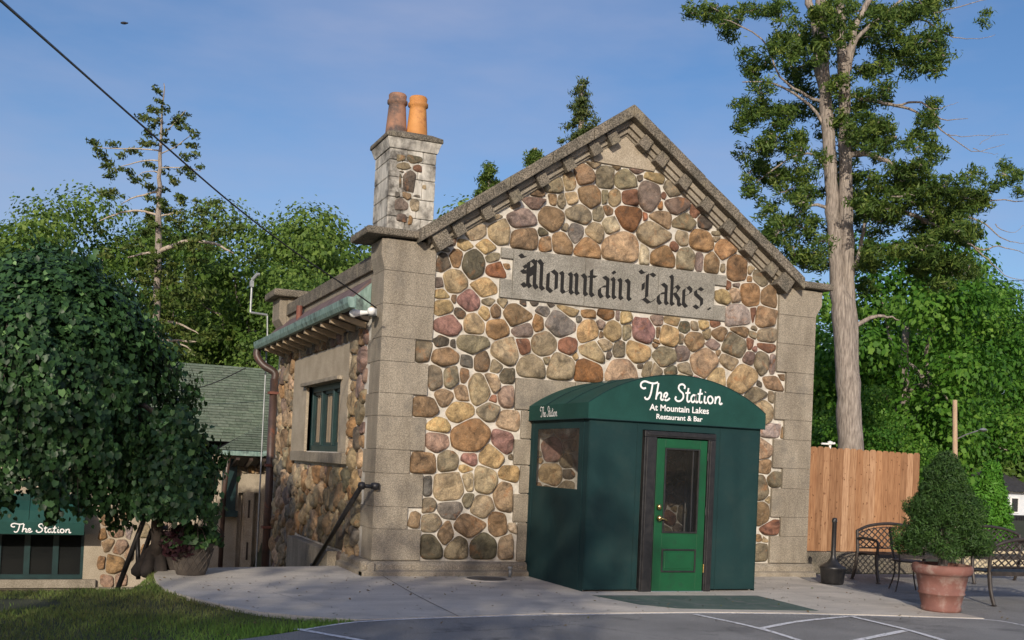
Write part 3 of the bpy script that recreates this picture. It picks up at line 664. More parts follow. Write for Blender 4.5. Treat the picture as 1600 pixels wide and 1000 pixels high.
# down pipe
k = MB(); k.tube(catmull([(-.42, 7.30, 3.56), (-.42, 7.28, 3.42), (-.30, 7.2, 3.25), (-.10, 7.13, 3.12), (-.10, 7.13, 2.95)], 5), .075, 12)
k.tube([(-.10, 7.13, 3.0), (-.10, 7.13, -1.5)], .078, 12)
dp = build('downpipe', k, M_PIPE, BL, smooth=True)
for z in (2.7, 1.3, .1):
    k = MB(); k.box(-.20, .0, 7.03, 7.23, z, z+.05); build('pipe_strap', k, M_RUST, dp)
k = MB(); P0 = [(-.55, 7.55, 4.98), (-.55, 7.55, 4.30), (-.22, 7.55, 4.28), (-.20, 7.55, 3.9), (-.20, 7.55, -1.3)]
k.tube(P0[:2], .022); k.tube(P0[1:3], .022); k.tube(P0[2:], .015)
k.tube([(-.55, 7.55, 4.94), (-.46, 7.5, 5.06), (-.42, 7.5, 5.05)], .035); k.box(-.59, -.52, 7.5, 7.6, 4.80, 4.92)
build('service_conduit', k, M_GREY_METAL, BL)
# chimney with two pots
k = MB(); cx0, cx1, cy0, cy1 = .12, .80, .45, 1.22

zz = [4.2, 4.95, 5.22, 5.50, 5.74, 5.90]
for i in range(5):
    a_ = cx0+(.19 if i % 2 else .26); b2_ = cx1-(.26 if i % 2 else .19)
    for xa_, xb_ in ((cx0, a_-.004), (a_+.0, b2_-.004), (b2_, cx1)): k.box(xa_, xb_, cy0+random.uniform(0, .004), cy1, zz[i]+.003, zz[i+1]-.003)
chim = build('chimney', k, M_LIME, BL, bevel=.012)
k = MB()
def frus(k, x0, x1, y0, y1, z0, z1, e0, e1):
    V = [(x0-e0, y0-e0, z0), (x1+e0, y0-e0, z0), (x1+e0, y1+e0, z0), (x0-e0, y1+e0, z0), (x0-e1, y0-e1, z1), (x1+e1, y0-e1, z1), (x1+e1, y1+e1, z1), (x0-e1, y1+e1, z1)]
    k.add(V, [(3, 2, 1, 0), (4, 5, 6, 7), (0, 1, 5, 4), (1, 2, 6, 5), (2, 3, 7, 6), (3, 0, 4, 7)])
frus(k, cx0, cx1, cy0, cy1, 5.90, 6.04, .012, .055); build('chimney_neck', k, M_LIME, chim, bevel=.006)
k = MB(); frus(k, cx0, cx1, cy0, cy1, 6.042, 6.11, .075, .07); frus(k, cx0, cx1, cy0, cy1, 6.111, 6.17, .05, -.06); build('chimney_cap', k, M_CONC_DARK, chim, bevel=.014)
cs = []
for ln in "245 432 55 32 g;325 440 85 38 G;262 480 80 40 g;343 492 48 35 r;245 565 14 85 G;257 512 30 12 d;295 568 66 115 d;220 645 38 32 D;280 650 48 38 b;335 652 40 14 D;242 697 85 60 v;325 703 50 60 g;255 780 58 40 v;300 792 24 44 o;382 600 20 20 t".split(';'):
    x, y, a, h_, c = ln.split(); px, py = 560+float(x)/3.703, 130+float(y)/3.703
    p = on('y', cy0-.01, px, py); cs.append([p[0], p[2], float(a)/3.703/2/105, float(h_)/3.703/2/105, 0, c])
stones_mesh('chimney_stones', stone_polys([s for s in cs if s[0] < .72], [(1, 0, cx1-.1), (-1, 0, -cx0-.1)], [], gap=.02, grow=1.15), lambda u, v, h: (u, cy0-h*.6, v), M_STONE, chim, hmax=.03)
for (px, c, mt) in ((.30, .83, M_POT_D), (.60, .80, M_POT_O)):
    k = MB(); k.lathe([(.165, 0), (.17, .03), (.155, .05), (.125, .42), (.12, .46), (.145, .48), (.145, .52), (.125, .54), (.13, .60), (.115, .62), (.09, .62), (.09, .3)], (px, c, 6.16), 28)
    build('chimney_pot', k, mt, chim, smooth=True)
# floodlights under the eave at the pier
k = MB(); k.box(-.12, -.02, .22, .34, 3.50, 3.60); fl_ = build('floodlight', k, M_GREY_METAL, BL, bevel=.01)
for dx, dy, dz in ((-.10, -.28, -.02), (-.26, .05, -.03)):
    k = MB(); a = np.array([-.07, .25, 3.55]); q = a+np.array([dx, dy, dz])*.5; e = a+np.array([dx, dy, dz])
    k.tube([a, q, e], [.02, .03, .055], 12); build('lamp_holder', k, M_BRASS if dx > -.2 else M_WHITE, fl_)
    k = MB(); k.lathe([(.01, -.06), (.04, -.045), (.058, -.01), (.054, .025), (.03, .045), (.01, .05)], tuple(e), 16); build('lamp', k, M_BULB, fl_, smooth=True)

# ------------------------------------------------------------------ lettering tools
def nib_text(name, glyphs, org, ux, uz, thick, y, mat_, parent, nib=(.5, .36)):
    mb = MB(); n = 0
    for x0, strokes in glyphs:
        for st in strokes:
            for a, b in zip(st[:-1], st[1:]):
                pts = []
                for q in (a, b):
                    for s in (-1, 1): pts.append(((x0+q[0])*ux+s*nib[0]*thick, q[1]*uz-s*nib[1]*thick*-1))
                c = np.mean(pts, 0); pts = sorted(pts, key=lambda p: math.atan2(p[1]-c[1], p[0]-c[0]))
                # convex hull of the four nib corners
                yy = y-.0001*(n % 23); n += 1
                mb.add([(org[0]+p[0], yy, org[1]+p[1]) for p in pts], [(0, 1, 2, 3)])
    return build(name, mb, mat_, parent)
def minim(x=0): return [(x-.42, 4.95), (x, 4.45), (x, .62), (x+.45, .1)]
BG = {
 'M': (4.7, [[(-1.0, 7.9), (-.45, 7.25), (.25, 7.55)], [(.75, 6.3), (-.05, 5.5), (.35, 4.9)], [(-.55, 4.3), (.1, 3.75), (.75, 3.9)], [(.75, 6.4), (.75, 1.3), (1.3, .5)],
        [(2.05, 6.9), (2.05, 1.2), (2.6, .4)], [(3.35, 6.3), (3.35, .9), (3.9, .3)], [(.75, 6.1), (1.4, 6.95), (2.05, 6.3)], [(2.05, 6.3), (2.7, 7.1), (3.35, 6.2), (3.9, 6.5)],
        [(.3, 4.5), (1.4, 4.7)], [(1.4, 5.4), (1.4, 3.2)], [(-.35, 1.3), (.3, .55), (1.0, 1.0)]]),
 'o': (2.9, [[(.85, 5.05), (0, 4.3), (0, .75), (.85, -.05)], [(.85, 5.05), (1.7, 4.3), (1.7, .75), (.85, -.05)]]),
 'u': (2.9, [minim(), minim(1.75), [(.45, .1), (1.6, .9)]]),
 'n': (2.9, [minim(), [(.15, 4.1), (1.15, 5.0), (1.75, 4.3), (1.75, .62), (2.2, .1)]]),
 't': (1.9, [[(.1, 6.3), (.1, .7), (.6, .05), (1.15, .5)], [(-.45, 4.75), (1.1, 4.75)]]),
 'a': (2.9, [[(.15, 4.5), (.85, 5.05), (1.65, 4.4), (1.65, .62), (2.1, .1)], [(1.6, 2.85), (.5, 2.6), (0, 2.0), (0, .8), (.55, .0), (1.5, .8)]]),
 'i': (1.45, [minim(), [(-.3, 6.5), (.15, 6.1)]]),
 ' ': (1.6, []),
 'L': (3.7, [[(-.5, 7.6), (.1, 7.0), (.75, 7.3)], [(1.15, 6.9), (1.15, 1.3), (.3, .35)], [(1.15, 6.6), (2.0, 7.2), (2.8, 6.6)], [(.35, 4.6), (.35, 3.0)], [(-.25, .3), (.6, .9), (1.7, .0), (2.6, .5), (3.0, 1.1)]]),
 'k': (2.7, [[(-.4, 7.3), (0, 6.8), (0, .62), (.45, .1)], [(.1, 3.9), (.95, 4.95), (1.6, 4.3), (1.0, 3.2), (.15, 2.8)], [(.7, 3.0), (1.6, 1.7), (1.6, .62), (2.05, .1)]]),
 'e': (2.5, [[(.85, 5.05), (0, 4.3), (0, .75), (.7, -.05), (1.55, .7)], [(.85, 5.05), (1.6, 4.3), (1.45, 3.5), (.15, 2.6)]]),
 's': (3.2, [[(1.7, 4.6), (.85, 5.05), (.1, 4.3), (.15, 3.4), (1.55, 2.2), (1.55, .85), (.8, -.05), (-.1, .6)]]),
 '.': (1, [[(0, .3), (.25, .05)]]),
}
gl = []; x = 0
for ch in 'Mountain Lakes.':
    adv, st = BG[ch]; gl.append((x, st)); x += adv
k0 = (5.10-1.95)/x
nib_text('carved_lettering', gl, (2.02, 4.05), k0, .061, .055, -.0435, M_LETTER, sign)

def ribbon(mb, pts, wd, frame, h, k=7):
    C = catmull(pts, k); n = len(C); V = []
    for i in range(n):
        d = C[min(i+1, n-1)]-C[max(i-1, 0)]; d = d/(np.linalg.norm(d)+1e-9); nn_ = np.array([-d[1], d[0]])
        for s in (1, -1):
            q = C[i]+nn_*s*wd/2; V.append(frame(q[0], q[1], h))
    mb.add(V, [(2*i, 2*i+1, 2*i+3, 2*i+2) for i in range(n-1)])
SCR = [
 [(-.15, 1.45), (-.45, 1.35), (-.75, 1.6), (-.7, 2.05), (-.3, 2.3), (.3, 2.15), (.8, 2.12), (1.25, 2.3)],
 [(.62, 2.15), (.55, 1.4), (.42, .6), (.2, .05), (-.1, -.02), (-.25, .25)],
 [(1.32, 2.2), (1.22, 1.3), (1.08, 0)], [(1.12, .4), (1.35, .85), (1.62, .95), (1.72, .7), (1.66, .2), (1.8, 0), (2.0, .15)],
 [(2.0, .15), (2.3, .5), (2.42, .85), (2.25, 1.0), (2.05, .75), (2.05, .3), (2.25, 0), (2.55, .1), (2.72, .35)],
 [(4.45, 1.7), (4.5, 2.05), (4.2, 2.3), (3.85, 2.15), (3.75, 1.75), (3.95, 1.4), (4.3, 1.05), (4.35, .5), (4.05, .08), (3.65, .02), (3.4, .3), (3.5, .62)],
 [(4.95, 1.85), (4.86, 1.0), (4.84, .25), (5.0, 0), (5.2, .2)], [(4.6, 1.15), (5.2, 1.25)],
 [(5.85, .85), (5.6, .98), (5.35, .65), (5.35, .2), (5.55, 0), (5.8, .3), (5.92, .98), (5.88, .3), (6.02, 0), (6.2, .2)],
 [(6.45, 1.85), (6.36, 1.0), (6.34, .25), (6.5, 0), (6.7, .2)], [(6.1, 1.15), (6.72, 1.25)],
 [(7.0, .98), (6.95, .3), (7.08, 0), (7.25, .15)], [(7.02, 1.45), (7.06, 1.52)],
 [(7.75, 1.0), (7.45, .85), (7.38, .4), (7.58, .02), (7.9, .12), (8.0, .6), (7.75, 1.0)],
 [(8.35, 1.0), (8.3, 0)], [(8.32, .45), (8.55, .9), (8.8, .95), (8.88, .6), (8.85, .15), (9.0, 0), (9.2, .18)]]
def script(name, u0, v0, su, sv, wd, frame, mat_, parent):
    mb = MB()
    for i, st in enumerate(SCR):
        ribbon(mb, [(u0+p[0]*su, v0+p[1]*sv) for p in st], wd, frame, .0002*(i % 7))
    return build(name, mb, mat_, parent)
def sans(name, body, size, loc, mat_, parent, width=None, rot=(math.pi/2, 0, 0), bold=.0):
    cu = bpy.data.curves.new(name, 'FONT'); cu.body = body; cu.size = size; cu.align_x = 'CENTER'; cu.offset = bold
    o = bpy.data.objects.new(name, cu); COL.objects.link(o); bpy.context.view_layer.update()
    me = bpy.data.meshes.new_from_object(o.evaluated_get(bpy.context.evaluated_depsgraph_get())); bpy.data.objects.remove(o)
    xs = [v.co.x for v in me.vertices]; sc = width/(max(xs)-min(xs)) if width else 1
    off = wloc(parent)
    for v in me.vertices:
        x, z = v.co.x*sc, v.co.y; v.co = Vector((loc[0]+x, loc[1], loc[2]+z))-off
    me.materials.clear(); return link_mesh(name, me, mat_, parent)

# ------------------------------------------------------------------ THE CANVAS PORCH
VX0, VX1, VY = 2.235, 4.83, -1.86
PO = thing('entrance_porch', 'dark green canvas entrance porch with arched canopy and door', 'porch', (3.53, -.93, 0))
zt = 2.30; dx0, dx1, dz1 = 3.02, 4.10, 2.08
def canvas_sheet(mb, p00, p10, p11, p01, nu, nv, amp, nrm, seed):
    r = random.Random(seed); ph = [r.uniform(0, 6) for _ in range(6)]
    A = [np.array(p) for p in (p00, p10, p11, p01)]; V = []
    for j in range(nv+1):
        for i in range(nu+1):
            s, t = i/nu, j/nv; p = (A[0]*(1-s)+A[1]*s)*(1-t)+(A[3]*(1-s)+A[2]*s)*t
            e = math.sin(math.pi*s)*math.sin(math.pi*t)
            V.append(p+np.array(nrm)*amp*e*(math.sin(5*s+ph[0]+2*t)+.6*math.sin(9*t+ph[1])+.5*math.sin(14*s+3*t+ph[2])))
    mb.add(V, [(j*(nu+1)+i, j*(nu+1)+i+1, (j+1)*(nu+1)+i+1, (j+1)*(nu+1)+i) for j in range(nv) for i in range(nu)])
k = MB(); canvas_sheet(k, (VX0, VY, .02), (dx0-.012, VY, .02), (dx0-.012, VY, zt), (VX0, VY, zt), 24, 30, .011, (0, -1, 0), 1)
canvas_sheet(k, (dx1+.012, VY, .02), (VX1, VY, .02), (VX1, VY, zt), (dx1+.012, VY, zt), 24, 30, .011, (0, -1, 0), 2)
canvas_sheet(k, (dx0-.012, VY, dz1+.01), (dx1+.012, VY, dz1+.01), (dx1+.012, VY, zt), (dx0-.012, VY, zt), 16, 6, .003, (0, -1, 0), 3)
build('front_panel', k, M_CANVAS, PO, smooth=True)
vy0, vy1, vz0, vz1 = -1.58, -.29, 1.28, 2.07
k = MB(); X = VX0
canvas_sheet(k, (X, 0, 0), (X, VY, 0), (X, VY, vz0), (X, 0, vz0), 24, 20, .016, (-1, 0, 0), 4)
canvas_sheet(k, (X, 0, vz1), (X, VY, vz1), (X, VY, zt), (X, 0, zt), 24, 5, .004, (-1, 0, 0), 5)
canvas_sheet(k, (X, 0, vz0), (X, vy1, vz0), (X, vy1, vz1), (X, 0, vz1), 8, 8, .003, (-1, 0, 0), 6)
canvas_sheet(k, (X, vy0, vz0), (X, VY, vz0), (X, VY, vz1), (X, vy0, vz1), 8, 8, .003, (-1, 0, 0), 7)
build('side_panel', k, M_CANVAS, PO, smooth=True)
k = MB(); canvas_sheet(k, (VX1, VY, 0), (VX1, 0, 0), (VX1, 0, zt), (VX1, VY, zt), 24, 20, .006, (1, 0, 0), 8); build('side_panel', k, M_CANVAS, PO, smooth=True)
k = MB(); canvas_sheet(k, (X+.004, vy1+.02, vz0-.02), (X+.004, vy0-.02, vz0-.02), (X+.004, vy0-.02, vz1+.02), (X+.004, vy1+.02, vz1+.02), 12, 12, .006, (-1, 0, 0), 9)
build('clear_window', k, M_VINYL, PO, smooth=True)
# canopy: barrel arch with valance
hx0, hx1 = 2.19, 4.875; hw = (hx1-hx0)/2; cxm = (hx0+hx1)/2; rise = .43; Rr = (hw*hw+rise*rise)/(2*rise)
arc = [(cxm+hw*t, 2.395+math.sqrt(Rr*Rr-(hw*t)**2)-(Rr-rise)) for t in np.linspace(-1, 1, 33)]
k = MB(); yf = VY-.045
nA = len(arc); ys = np.linspace(yf, -.0, 9)
V = [(p[0], y, p[1]-(.012*math.sin(math.pi*(j % 4)/4))) for j, y in enumerate(ys) for p in arc]
k.add(V, [(j*nA+i, j*nA+i+1, (j+1)*nA+i+1, (j+1)*nA+i) for j in range(8) for i in range(nA-1)])
build('canopy_roof', k, M_CANOPY, PO, smooth=True)
k = MB()
for xx in (hx0, hx1): k.add([(xx, yf, 2.19), (xx, 0, 2.19), (xx, 0, 2.395), (xx, yf, 2.395)], [(0, 1, 2, 3)])
V = [(p[0], yf, p[1]) for p in arc]+[(p[0], yf, 2.19) for p in arc]
k.add(V, [(i, i+1, nA+i+1, nA+i) for i in range(nA-1)])
k.add([(hx0, yf, 2.19), (hx1, yf, 2.19), (hx1, yf+.05, 2.195), (hx0, yf+.05, 2.195)], [(0, 1, 2, 3)])
val = build('canopy_valance', k, M_CANOPY, PO)
k = MB(); k.tube([(hx0, yf+.004, 2.19), (hx1, yf+.004, 2.19)], .007, 6); k.tube([(hx0, yf, 2.19), (hx0, 0, 2.19)], .007, 6); k.tube([(p[0], yf, p[1]) for p in arc], .006, 6); build('canopy_piping', k, M_CANVAS, PO)
script('script_lettering', 3.02, 2.485, .125, .098, .024, lambda u, v, h: (u, yf-.003-h, v+.0-.06*(u-3.02)*0), M_WHITE, val)
script('script_lettering', 0, 2.235, .056, .060, .010, lambda u, v, h: (hx0-.003-h, -.47-u, v), M_WHITE, val)
sans('block_lettering', 'At Mountain Lakes', .115, (3.52, yf-.003, 2.345), M_WHITE, val, .90, bold=.0022)
sans('block_lettering', 'Restaurant & Bar', .092, (3.52, yf-.003, 2.238), M_WHITE, val, .70, bold=.0018)
k = MB()
for xs_ in (VX0+.012, 2.93, 4.19, VX1-.012): k.tube([(xs_, VY-.006, .02), (xs_, VY-.006, 2.19)], .0045, 6)
for ys_ in (-.15, -1.72): k.tube([(VX0-.004, ys_, .02), (VX0-.004, ys_, 2.19)], .0045, 6)
k.tube([(VX0, VY-.005, .03), (dx0, VY-.005, .03)], .006, 6); k.tube([(dx1, VY-.005, .03), (VX1, VY-.005, .03)], .006, 6)
for yr_ in (-.62, -1.24): k.tube([(p[0], yr_, p[1]+.001) for p in arc], .006, 6)
build('canvas_seams', k, M_CANVAS, PO)
# door frame and door
k = MB(); fy0, fy1 = VY-.05, VY+.06
k.box(dx0, 3.20, fy0, fy1, -.02, dz1-.08); k.box(3.985, dx1, fy0, fy1, -.02, dz1-.08); k.box(dx0, dx1, fy0, fy1, dz1-.078, dz1)
k.box(dx0+.03, 3.17, fy0-.012, fy0, 0, dz1-.09); k.box(4.01, dx1-.03, fy0-.012, fy0, 0, dz1-.09); k.box(dx0+.03, dx1-.03, fy0-.012, fy0, dz1-.06, dz1-.02)
build('door_frame', k, M_BLACK, PO, bevel=.006)
D0, D1, DZ0, DZ1 = 3.215, 3.975, .005, 1.985; dy0, dy1 = VY-.035, VY+.01
g0, g1, gz0, gz1 = 3.335, 3.865, .76, 1.87
k = MB(); k.box(D0, g0, dy0, dy1, DZ0, DZ1); k.box(g1, D1, dy0, dy1, DZ0, DZ1); k.box(g0, g1, dy0, dy1, gz1, DZ1); k.box(g0, g1, dy0, dy1, DZ0, gz0)
door = build('door', k, M_DOORGREEN, PO, bevel=.003)
def frame_mb(x0, x1, z0, z1, t, y0, y1):
    m = MB(); m.box(x0, x0+t, y0, y1, z0, z1); m.box(x1-t, x1, y0, y1, z0, z1); m.box(x0+t, x1-t, y0, y1, z0, z0+t); m.box(x0+t, x1-t, y0, y1, z1-t, z1); return m
build('glazing_bead', frame_mb(g0, g1, gz0, gz1, .022, dy0-.012, dy0+.02), M_BLACK, door, bevel=.003)
build('panel_moulding', frame_mb(3.34, 3.86, .25, .555, .022, dy0-.014, dy0+.005), M_BLACK, door, bevel=.004)
k = MB(); k.box(3.385, 3.815, dy0-.008, dy0+.004, .295, .51); build('raised_panel', k, M_DOORGREEN, door, bevel=.006)
k = MB(); k.box(g0+.022, g1-.022, dy0+.018, dy0+.024, gz0+.022, gz1-.022); build('glass', k, M_GLASS_DOOR, door)
k = MB(); k.box(g1-.075, g1-.06, dy0+.05, dy0+.065, gz0+.02, gz1-.02); build('inner_edge', k, M_CHROME, door)
k = MB(); k.lathe([(.0, -.03), (.03, -.03), (.032, .0), (.03, .03), (.0, .03)], (3.262, dy0-.03, 1.10), 16); build('lock', k, M_BRASS, door, smooth=True)
k = MB(); k.lathe([(.0, -.04), (.028, -.03), (.038, .0), (.028, .03), (.0, .04)], (3.262, dy0-.05, .955), 16); k.tube([(3.262, dy0-.06, .955), (3.33, dy0-.06, .945), (3.38, dy0-.055, .925)], .011, 8)
build('handle', k, M_BRASS, door, smooth=True)
for z in (.25, 1.0, 1.72):
    k = MB(); k.tube([(3.98, dy0-.012, z), (3.98, dy0-.012, z+.11)], .010, 8); build('hinge', k, M_BRASS if z < .5 else M_BLACK, door)
k = MB(); k.box(3.20, 3.985, VY-.06, VY+.04, -.03, .008); build('threshold', k, M_CHROME, PO, bevel=.004)
# inside: dark back, a light curtain edge
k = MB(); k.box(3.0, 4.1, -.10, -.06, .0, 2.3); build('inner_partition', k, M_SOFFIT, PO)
k = MB(); k.box(VX0+.02, VX1-.02, VY+.07, -.05, .003, .012); build('floor_mat', k, M_SOFFIT, PO)
for xx in (VX0+.03, VX1-.03):
    for yy in (VY+.08, -.08): k = MB(); k.tube([(xx, yy, 0), (xx, yy, 2.3)], .018, 8); build('frame_post', k, M_CHROME, PO)

# ------------------------------------------------------------------ GROUND
def sstep(t): t = max(0, min(1, t)); return t*t*(3-2*t)
def gh(x, y):                           # terrain falls away to the left and behind the paving
    y0 = .95 if x > -2.6 else .95-(min(1, (-2.6-x)/.5))*2.3
    dr = sstep((y-y0)/2.6)*sstep((.35-x)/.3)
    dr = max(dr, sstep((y-9)/6)*sstep((9-x)/4))
    return -.045-1.32*dr-.02*max(0, -x-3) + (.0 if y < 30 else (y-30)*.02)
def grid_mesh(xs, ys, f):
    m = MB(); nx = len(xs); m.v = [(x, y, f(x, y)) for y in ys for x in xs]; m.t = [(1, 1, 1)]*len(m.v)
    m.f = [(j*nx+i, j*nx+i+1, (j+1)*nx+i+1, (j+1)*nx+i) for j in range(len(ys)-1) for i in range(nx-1)]; return m
xs = list(np.concatenate([[-400, -150, -60, -30, -18], np.arange(-12, 2, .25), [3, 5, 7, 9, 12, 18, 30, 60, 150, 400]]))
ys = list(np.concatenate([[-300, -100, -40, -20, -12, -8], np.arange(-6, 5, .25), [6, 8, 9, 10, 11, 12, 13, 14, 15, 16, 20, 30, 60, 120, 300, 700]]))
tag(build('ground', grid_mesh(xs, ys, gh), M_GROUND, None, True), kind='structure')
def gpt(px, py, z=0): p = on('z', z, px, py); return (p[0], p[1])
edge = [gpt(*q) for q in ((560, 968), (640, 965), (700, 963), (850, 958.5), (1000, 957), (1100, 956), (1240, 957.5), (1400, 961.5), (1538, 966))]
left = [gpt(*q) for q in ((240, 897), (245, 908), (258, 920), (290, 931), (330, 941), (370, 949), (400, 955), (470, 962))]
def flat(name, pts, z0, z1, m, bevel=0):
    k = MB(); k.prism(pts, 'z', z0, z1); return tag(build(name, k, m, None, bevel=bevel), kind='structure')
slab_pts = left+edge+[gpt(1400, 936), gpt(1264, 908), (6.9, -.02), (7.3, .1), (7.3, .7), (.02, .7), (.0, 1.2), gpt(440, 885.5), gpt(345, 886.5), (-2.65, .55)]
slab = flat('concrete_paving', slab_pts, -1.45, 0.0, M_SLAB)
def strip(px_pts, wd, z, name, m, parent=None):
    P = [np.array(gpt(*q)) for q in px_pts]; P = [np.array(p) for p in catmull(P, 6)] if len(P) > 2 else P
    k = MB(); V = []
    for i in range(len(P)):
        d = P[min(i+1, len(P)-1)]-P[max(i-1, 0)]; d = d/np.linalg.norm(d); n = np.array([-d[1], d[0]])
        for s in (1, -1): V.append((*(P[i]+n*s*wd/2), z))
    k.add(V, [(2*i, 2*i+1, 2*i+3, 2*i+2) for i in range(len(P)-1)])
    return build(name, k, m, parent)
strip([(598, 900), (650, 930), (716, 963)], .010, .003, 'paving_joint', M_SOFFIT, slab)
asph = [(-60, -7.5), (-12, -6.2), (-6, -5.6), gpt(350, 1001), gpt(430, 990), gpt(500, 979), gpt(545, 971)]+[(x, y-.0) for x, y in edge]
asph2 = [gpt(1400, 936), gpt(1264, 908), (6.9, -.15), (7.2, .3), (16, .3), (24, 3), (60, 3), (60, -80), (-60, -80)]
k = MB(); pts = asph[:7]+[(x+.0, y-.004) for x, y in edge]+[(x+.012, y) for x, y in asph2]
k.prism(pts, 'z', -.3, -.008); tag(build('asphalt', k, M_ASPH), kind='structure')
lines = [([(470, 984.5), (515, 977), (560, 971.5), (630, 967.5), (700, 965), (850, 961), (1000, 959), (1100, 958), (1240, 959.5), (1400, 963.5), (1540, 968), (1600, 977), (1680, 993)], .045),
         ([(463, 982.5), (568, 1001)], .07), ([(1086, 960), (1187, 982), (1265, 1006)], .07), ([(1190, 982), (1250, 971), (1325, 963.5)], .075),
         ([(1330, 963.5), (1416, 984), (1490, 1006)], .075), ([(1414, 986), (1330, 1003)], .08)]
k = MB()
for i, (q, wd) in enumerate(lines):
    P = [np.array(gpt(*a, -.004)) for a in q]; P = catmull(P, 6) if len(P) > 2 else [P[0]+(P[1]-P[0])*t/8 for t in range(9)]
    V = []
    for j in range(len(P)):
        d = P[min(j+1, len(P)-1)]-P[max(j-1, 0)]; d = d/np.linalg.norm(d); n = np.array([-d[1], d[0]])
        e = wd*(1+random.uniform(-.1, .1))
        for s in (1, -1): V.append((*(P[j]+n*s*e/2), -.004+.0012*i))
    k.add(V, [(2*j, 2*j+1, 2*j+3, 2*j+2) for j in range(len(P)-1)])
tag(build('road_markings', k, M_LINE), kind='structure')
k = MB(); k.prism([gpt(*q) for q in ((925, 930.5), (1183, 931), (1225, 941), (1279, 954.5), (1180, 953), (1060, 951), (1000, 945))], 'z', .001, .004)
tag(build('green_mat', k, M_CARPET), 'faded green mat worn onto the paving before the porch door', 'mat')
mh = thing('manhole_cover', 'round iron cover set in the paving beside the porch', 'manhole cover', (1.47, -.51, 0))
k = MB(); k.lathe([(.0, .0), (.27, .0), (.27, .012), (.245, .013), (.24, .006), (.0, .006)], (1.47, -.51, .0), 40); build('cover', k, M_IRONCOVER, mh)
k = MB(); k.lathe([(.275, 0), (.32, 0), (.315, .010), (.275, .012)], (1.47, -.51, 0), 40, cap=False); build('rim', k, M_SLAB, mh)
k = MB(); k.tube([(1.93, -.22, 0), (1.93, -.22, .11)], .022, 12); k.lathe([(0, .0), (.035, 0), (.035, .03), (0, .03)], (1.93, -.22, .11), 12)
tag(build('standpipe', k, M_GREY_METAL, None, True), 'short capped pipe stub against the plinth left of the porch', 'pipe')

# ------------------------------------------------------------------ grass
def pin(poly, x, y):
    X, Y = np.array([x]), np.array([y]); return inpoly(poly, X, Y)[0]
n = 90000; gx = RNG.uniform(-6.6, -1.0, n); gy = RNG.uniform(-5.7, .6, n)
X, Y = gx, gy; ok = ~inpoly(slab_pts, X, Y) & ~inpoly(pts, X, Y)
ok &= (np.sin(gx*3.1+1)*np.cos(gy*2.7)+RNG.normal(0, .5, n) > -1.1)
ok &= ~((((gx+5.0)/1.15)**2+((gy+2.2)/.55)**2 < 1) & (RNG.random(n) < .93))
gx, gy = gx[ok], gy[ok]; n = len(gx)
gz = np.array([gh(a, b_) for a, b_ in zip(gx, gy)])
hgt = .028+.03*RNG.random(n)*(1+.5*np.sin(gx*2+gy*3)); d2 = np.full(n, 9.); 
el = np.array(asph[2:7]+edge[:3])
for a, b_ in el: d2 = np.minimum(d2, (gx-a)**2+(gy-b_)**2)
hgt = hgt*(1+.5*np.exp(-d2*6))
Pg = np.stack([gx, gy, gz+hgt*.5], 1); nr = np.stack([RNG.normal(0, 1, n), RNG.normal(0, 1, n), np.full(n, .25)], 1)
g = leaves('grass', Pg, nr, hgt*1.1, L_GRASS, None, long=1.0, wide=.15, tip=np.tile([0, 0, 1.], (n, 1)), jit=.2, tone=.35+.2*np.sin(gx*1.3+2)*np.sin(gy*1.9)+.5*np.exp(-d2*3), fold=0)  # blades lighter towards the asphalt edge: the sunlit strip is put into their tone
tag(g, 'short mown grass beside the paving', 'grass', kind='stuff')

# ------------------------------------------------------------------ handrails
hr = thing('stair_handrail', 'black iron handrail sloping down from the left corner pier', 'handrail', (-.1, .3, 0))
kn = on('x', -.22, 565, 759); ft = on('x', -.22, 489, 884); e2 = kn+(ft-kn)*1.25
k = MB(); k.tube([kn, e2], .034, 10); build('rail', k, M_BLACK, hr, smooth=True)
k = MB(); k.tube([(0.0, kn[1]+.05, kn[2]-.01), (-.22, kn[1], kn[2])], .028, 10); k.lathe([(0, -.05), (.06, -.04), (.06, .04), (0, .05)], (-.02, kn[1]+.05, kn[2]), 14); build('bracket', k, M_BLACK, hr, smooth=True)
k = MB(); k.lathe([(0, -.055), (.04, -.045), (.055, 0), (.04, .045), (0, .055)], tuple(kn), 14); build('knuckle', k, M_BLACK, hr, smooth=True)
k = MB(); k.lathe([(0, -.05), (.05, -.03), (.05, .03), (0, .05)], tuple(ft), 12); build('knuckle', k, M_BLACK, hr, smooth=True)
D = 14.2
hr2 = thing('stair_railing', 'black pipe railing beside the trunk of the weeping tree', 'railing', tuple(atd(D, 200, 917)))
k = MB(); k.tube([atd(D, 180, 930), atd(D, 213, 843), atd(D, 236, 783)], .034, 10); build('rail', k, M_BLACK, hr2, smooth=True)
k = MB(); k.tube([atd(D, 215, 838), atd(D, 216, 905)], .03, 10); build('post', k, M_BLACK, hr2, smooth=True)
k = MB(); k.tube([atd(D+.6, 214, 897), atd(D+.6, 221, 874), atd(D+.6, 237, 829), atd(D+.6, 245, 824), atd(D+.6, 262, 825)], .032, 10); build('rail', k, M_BLACK, hr2, smooth=True)

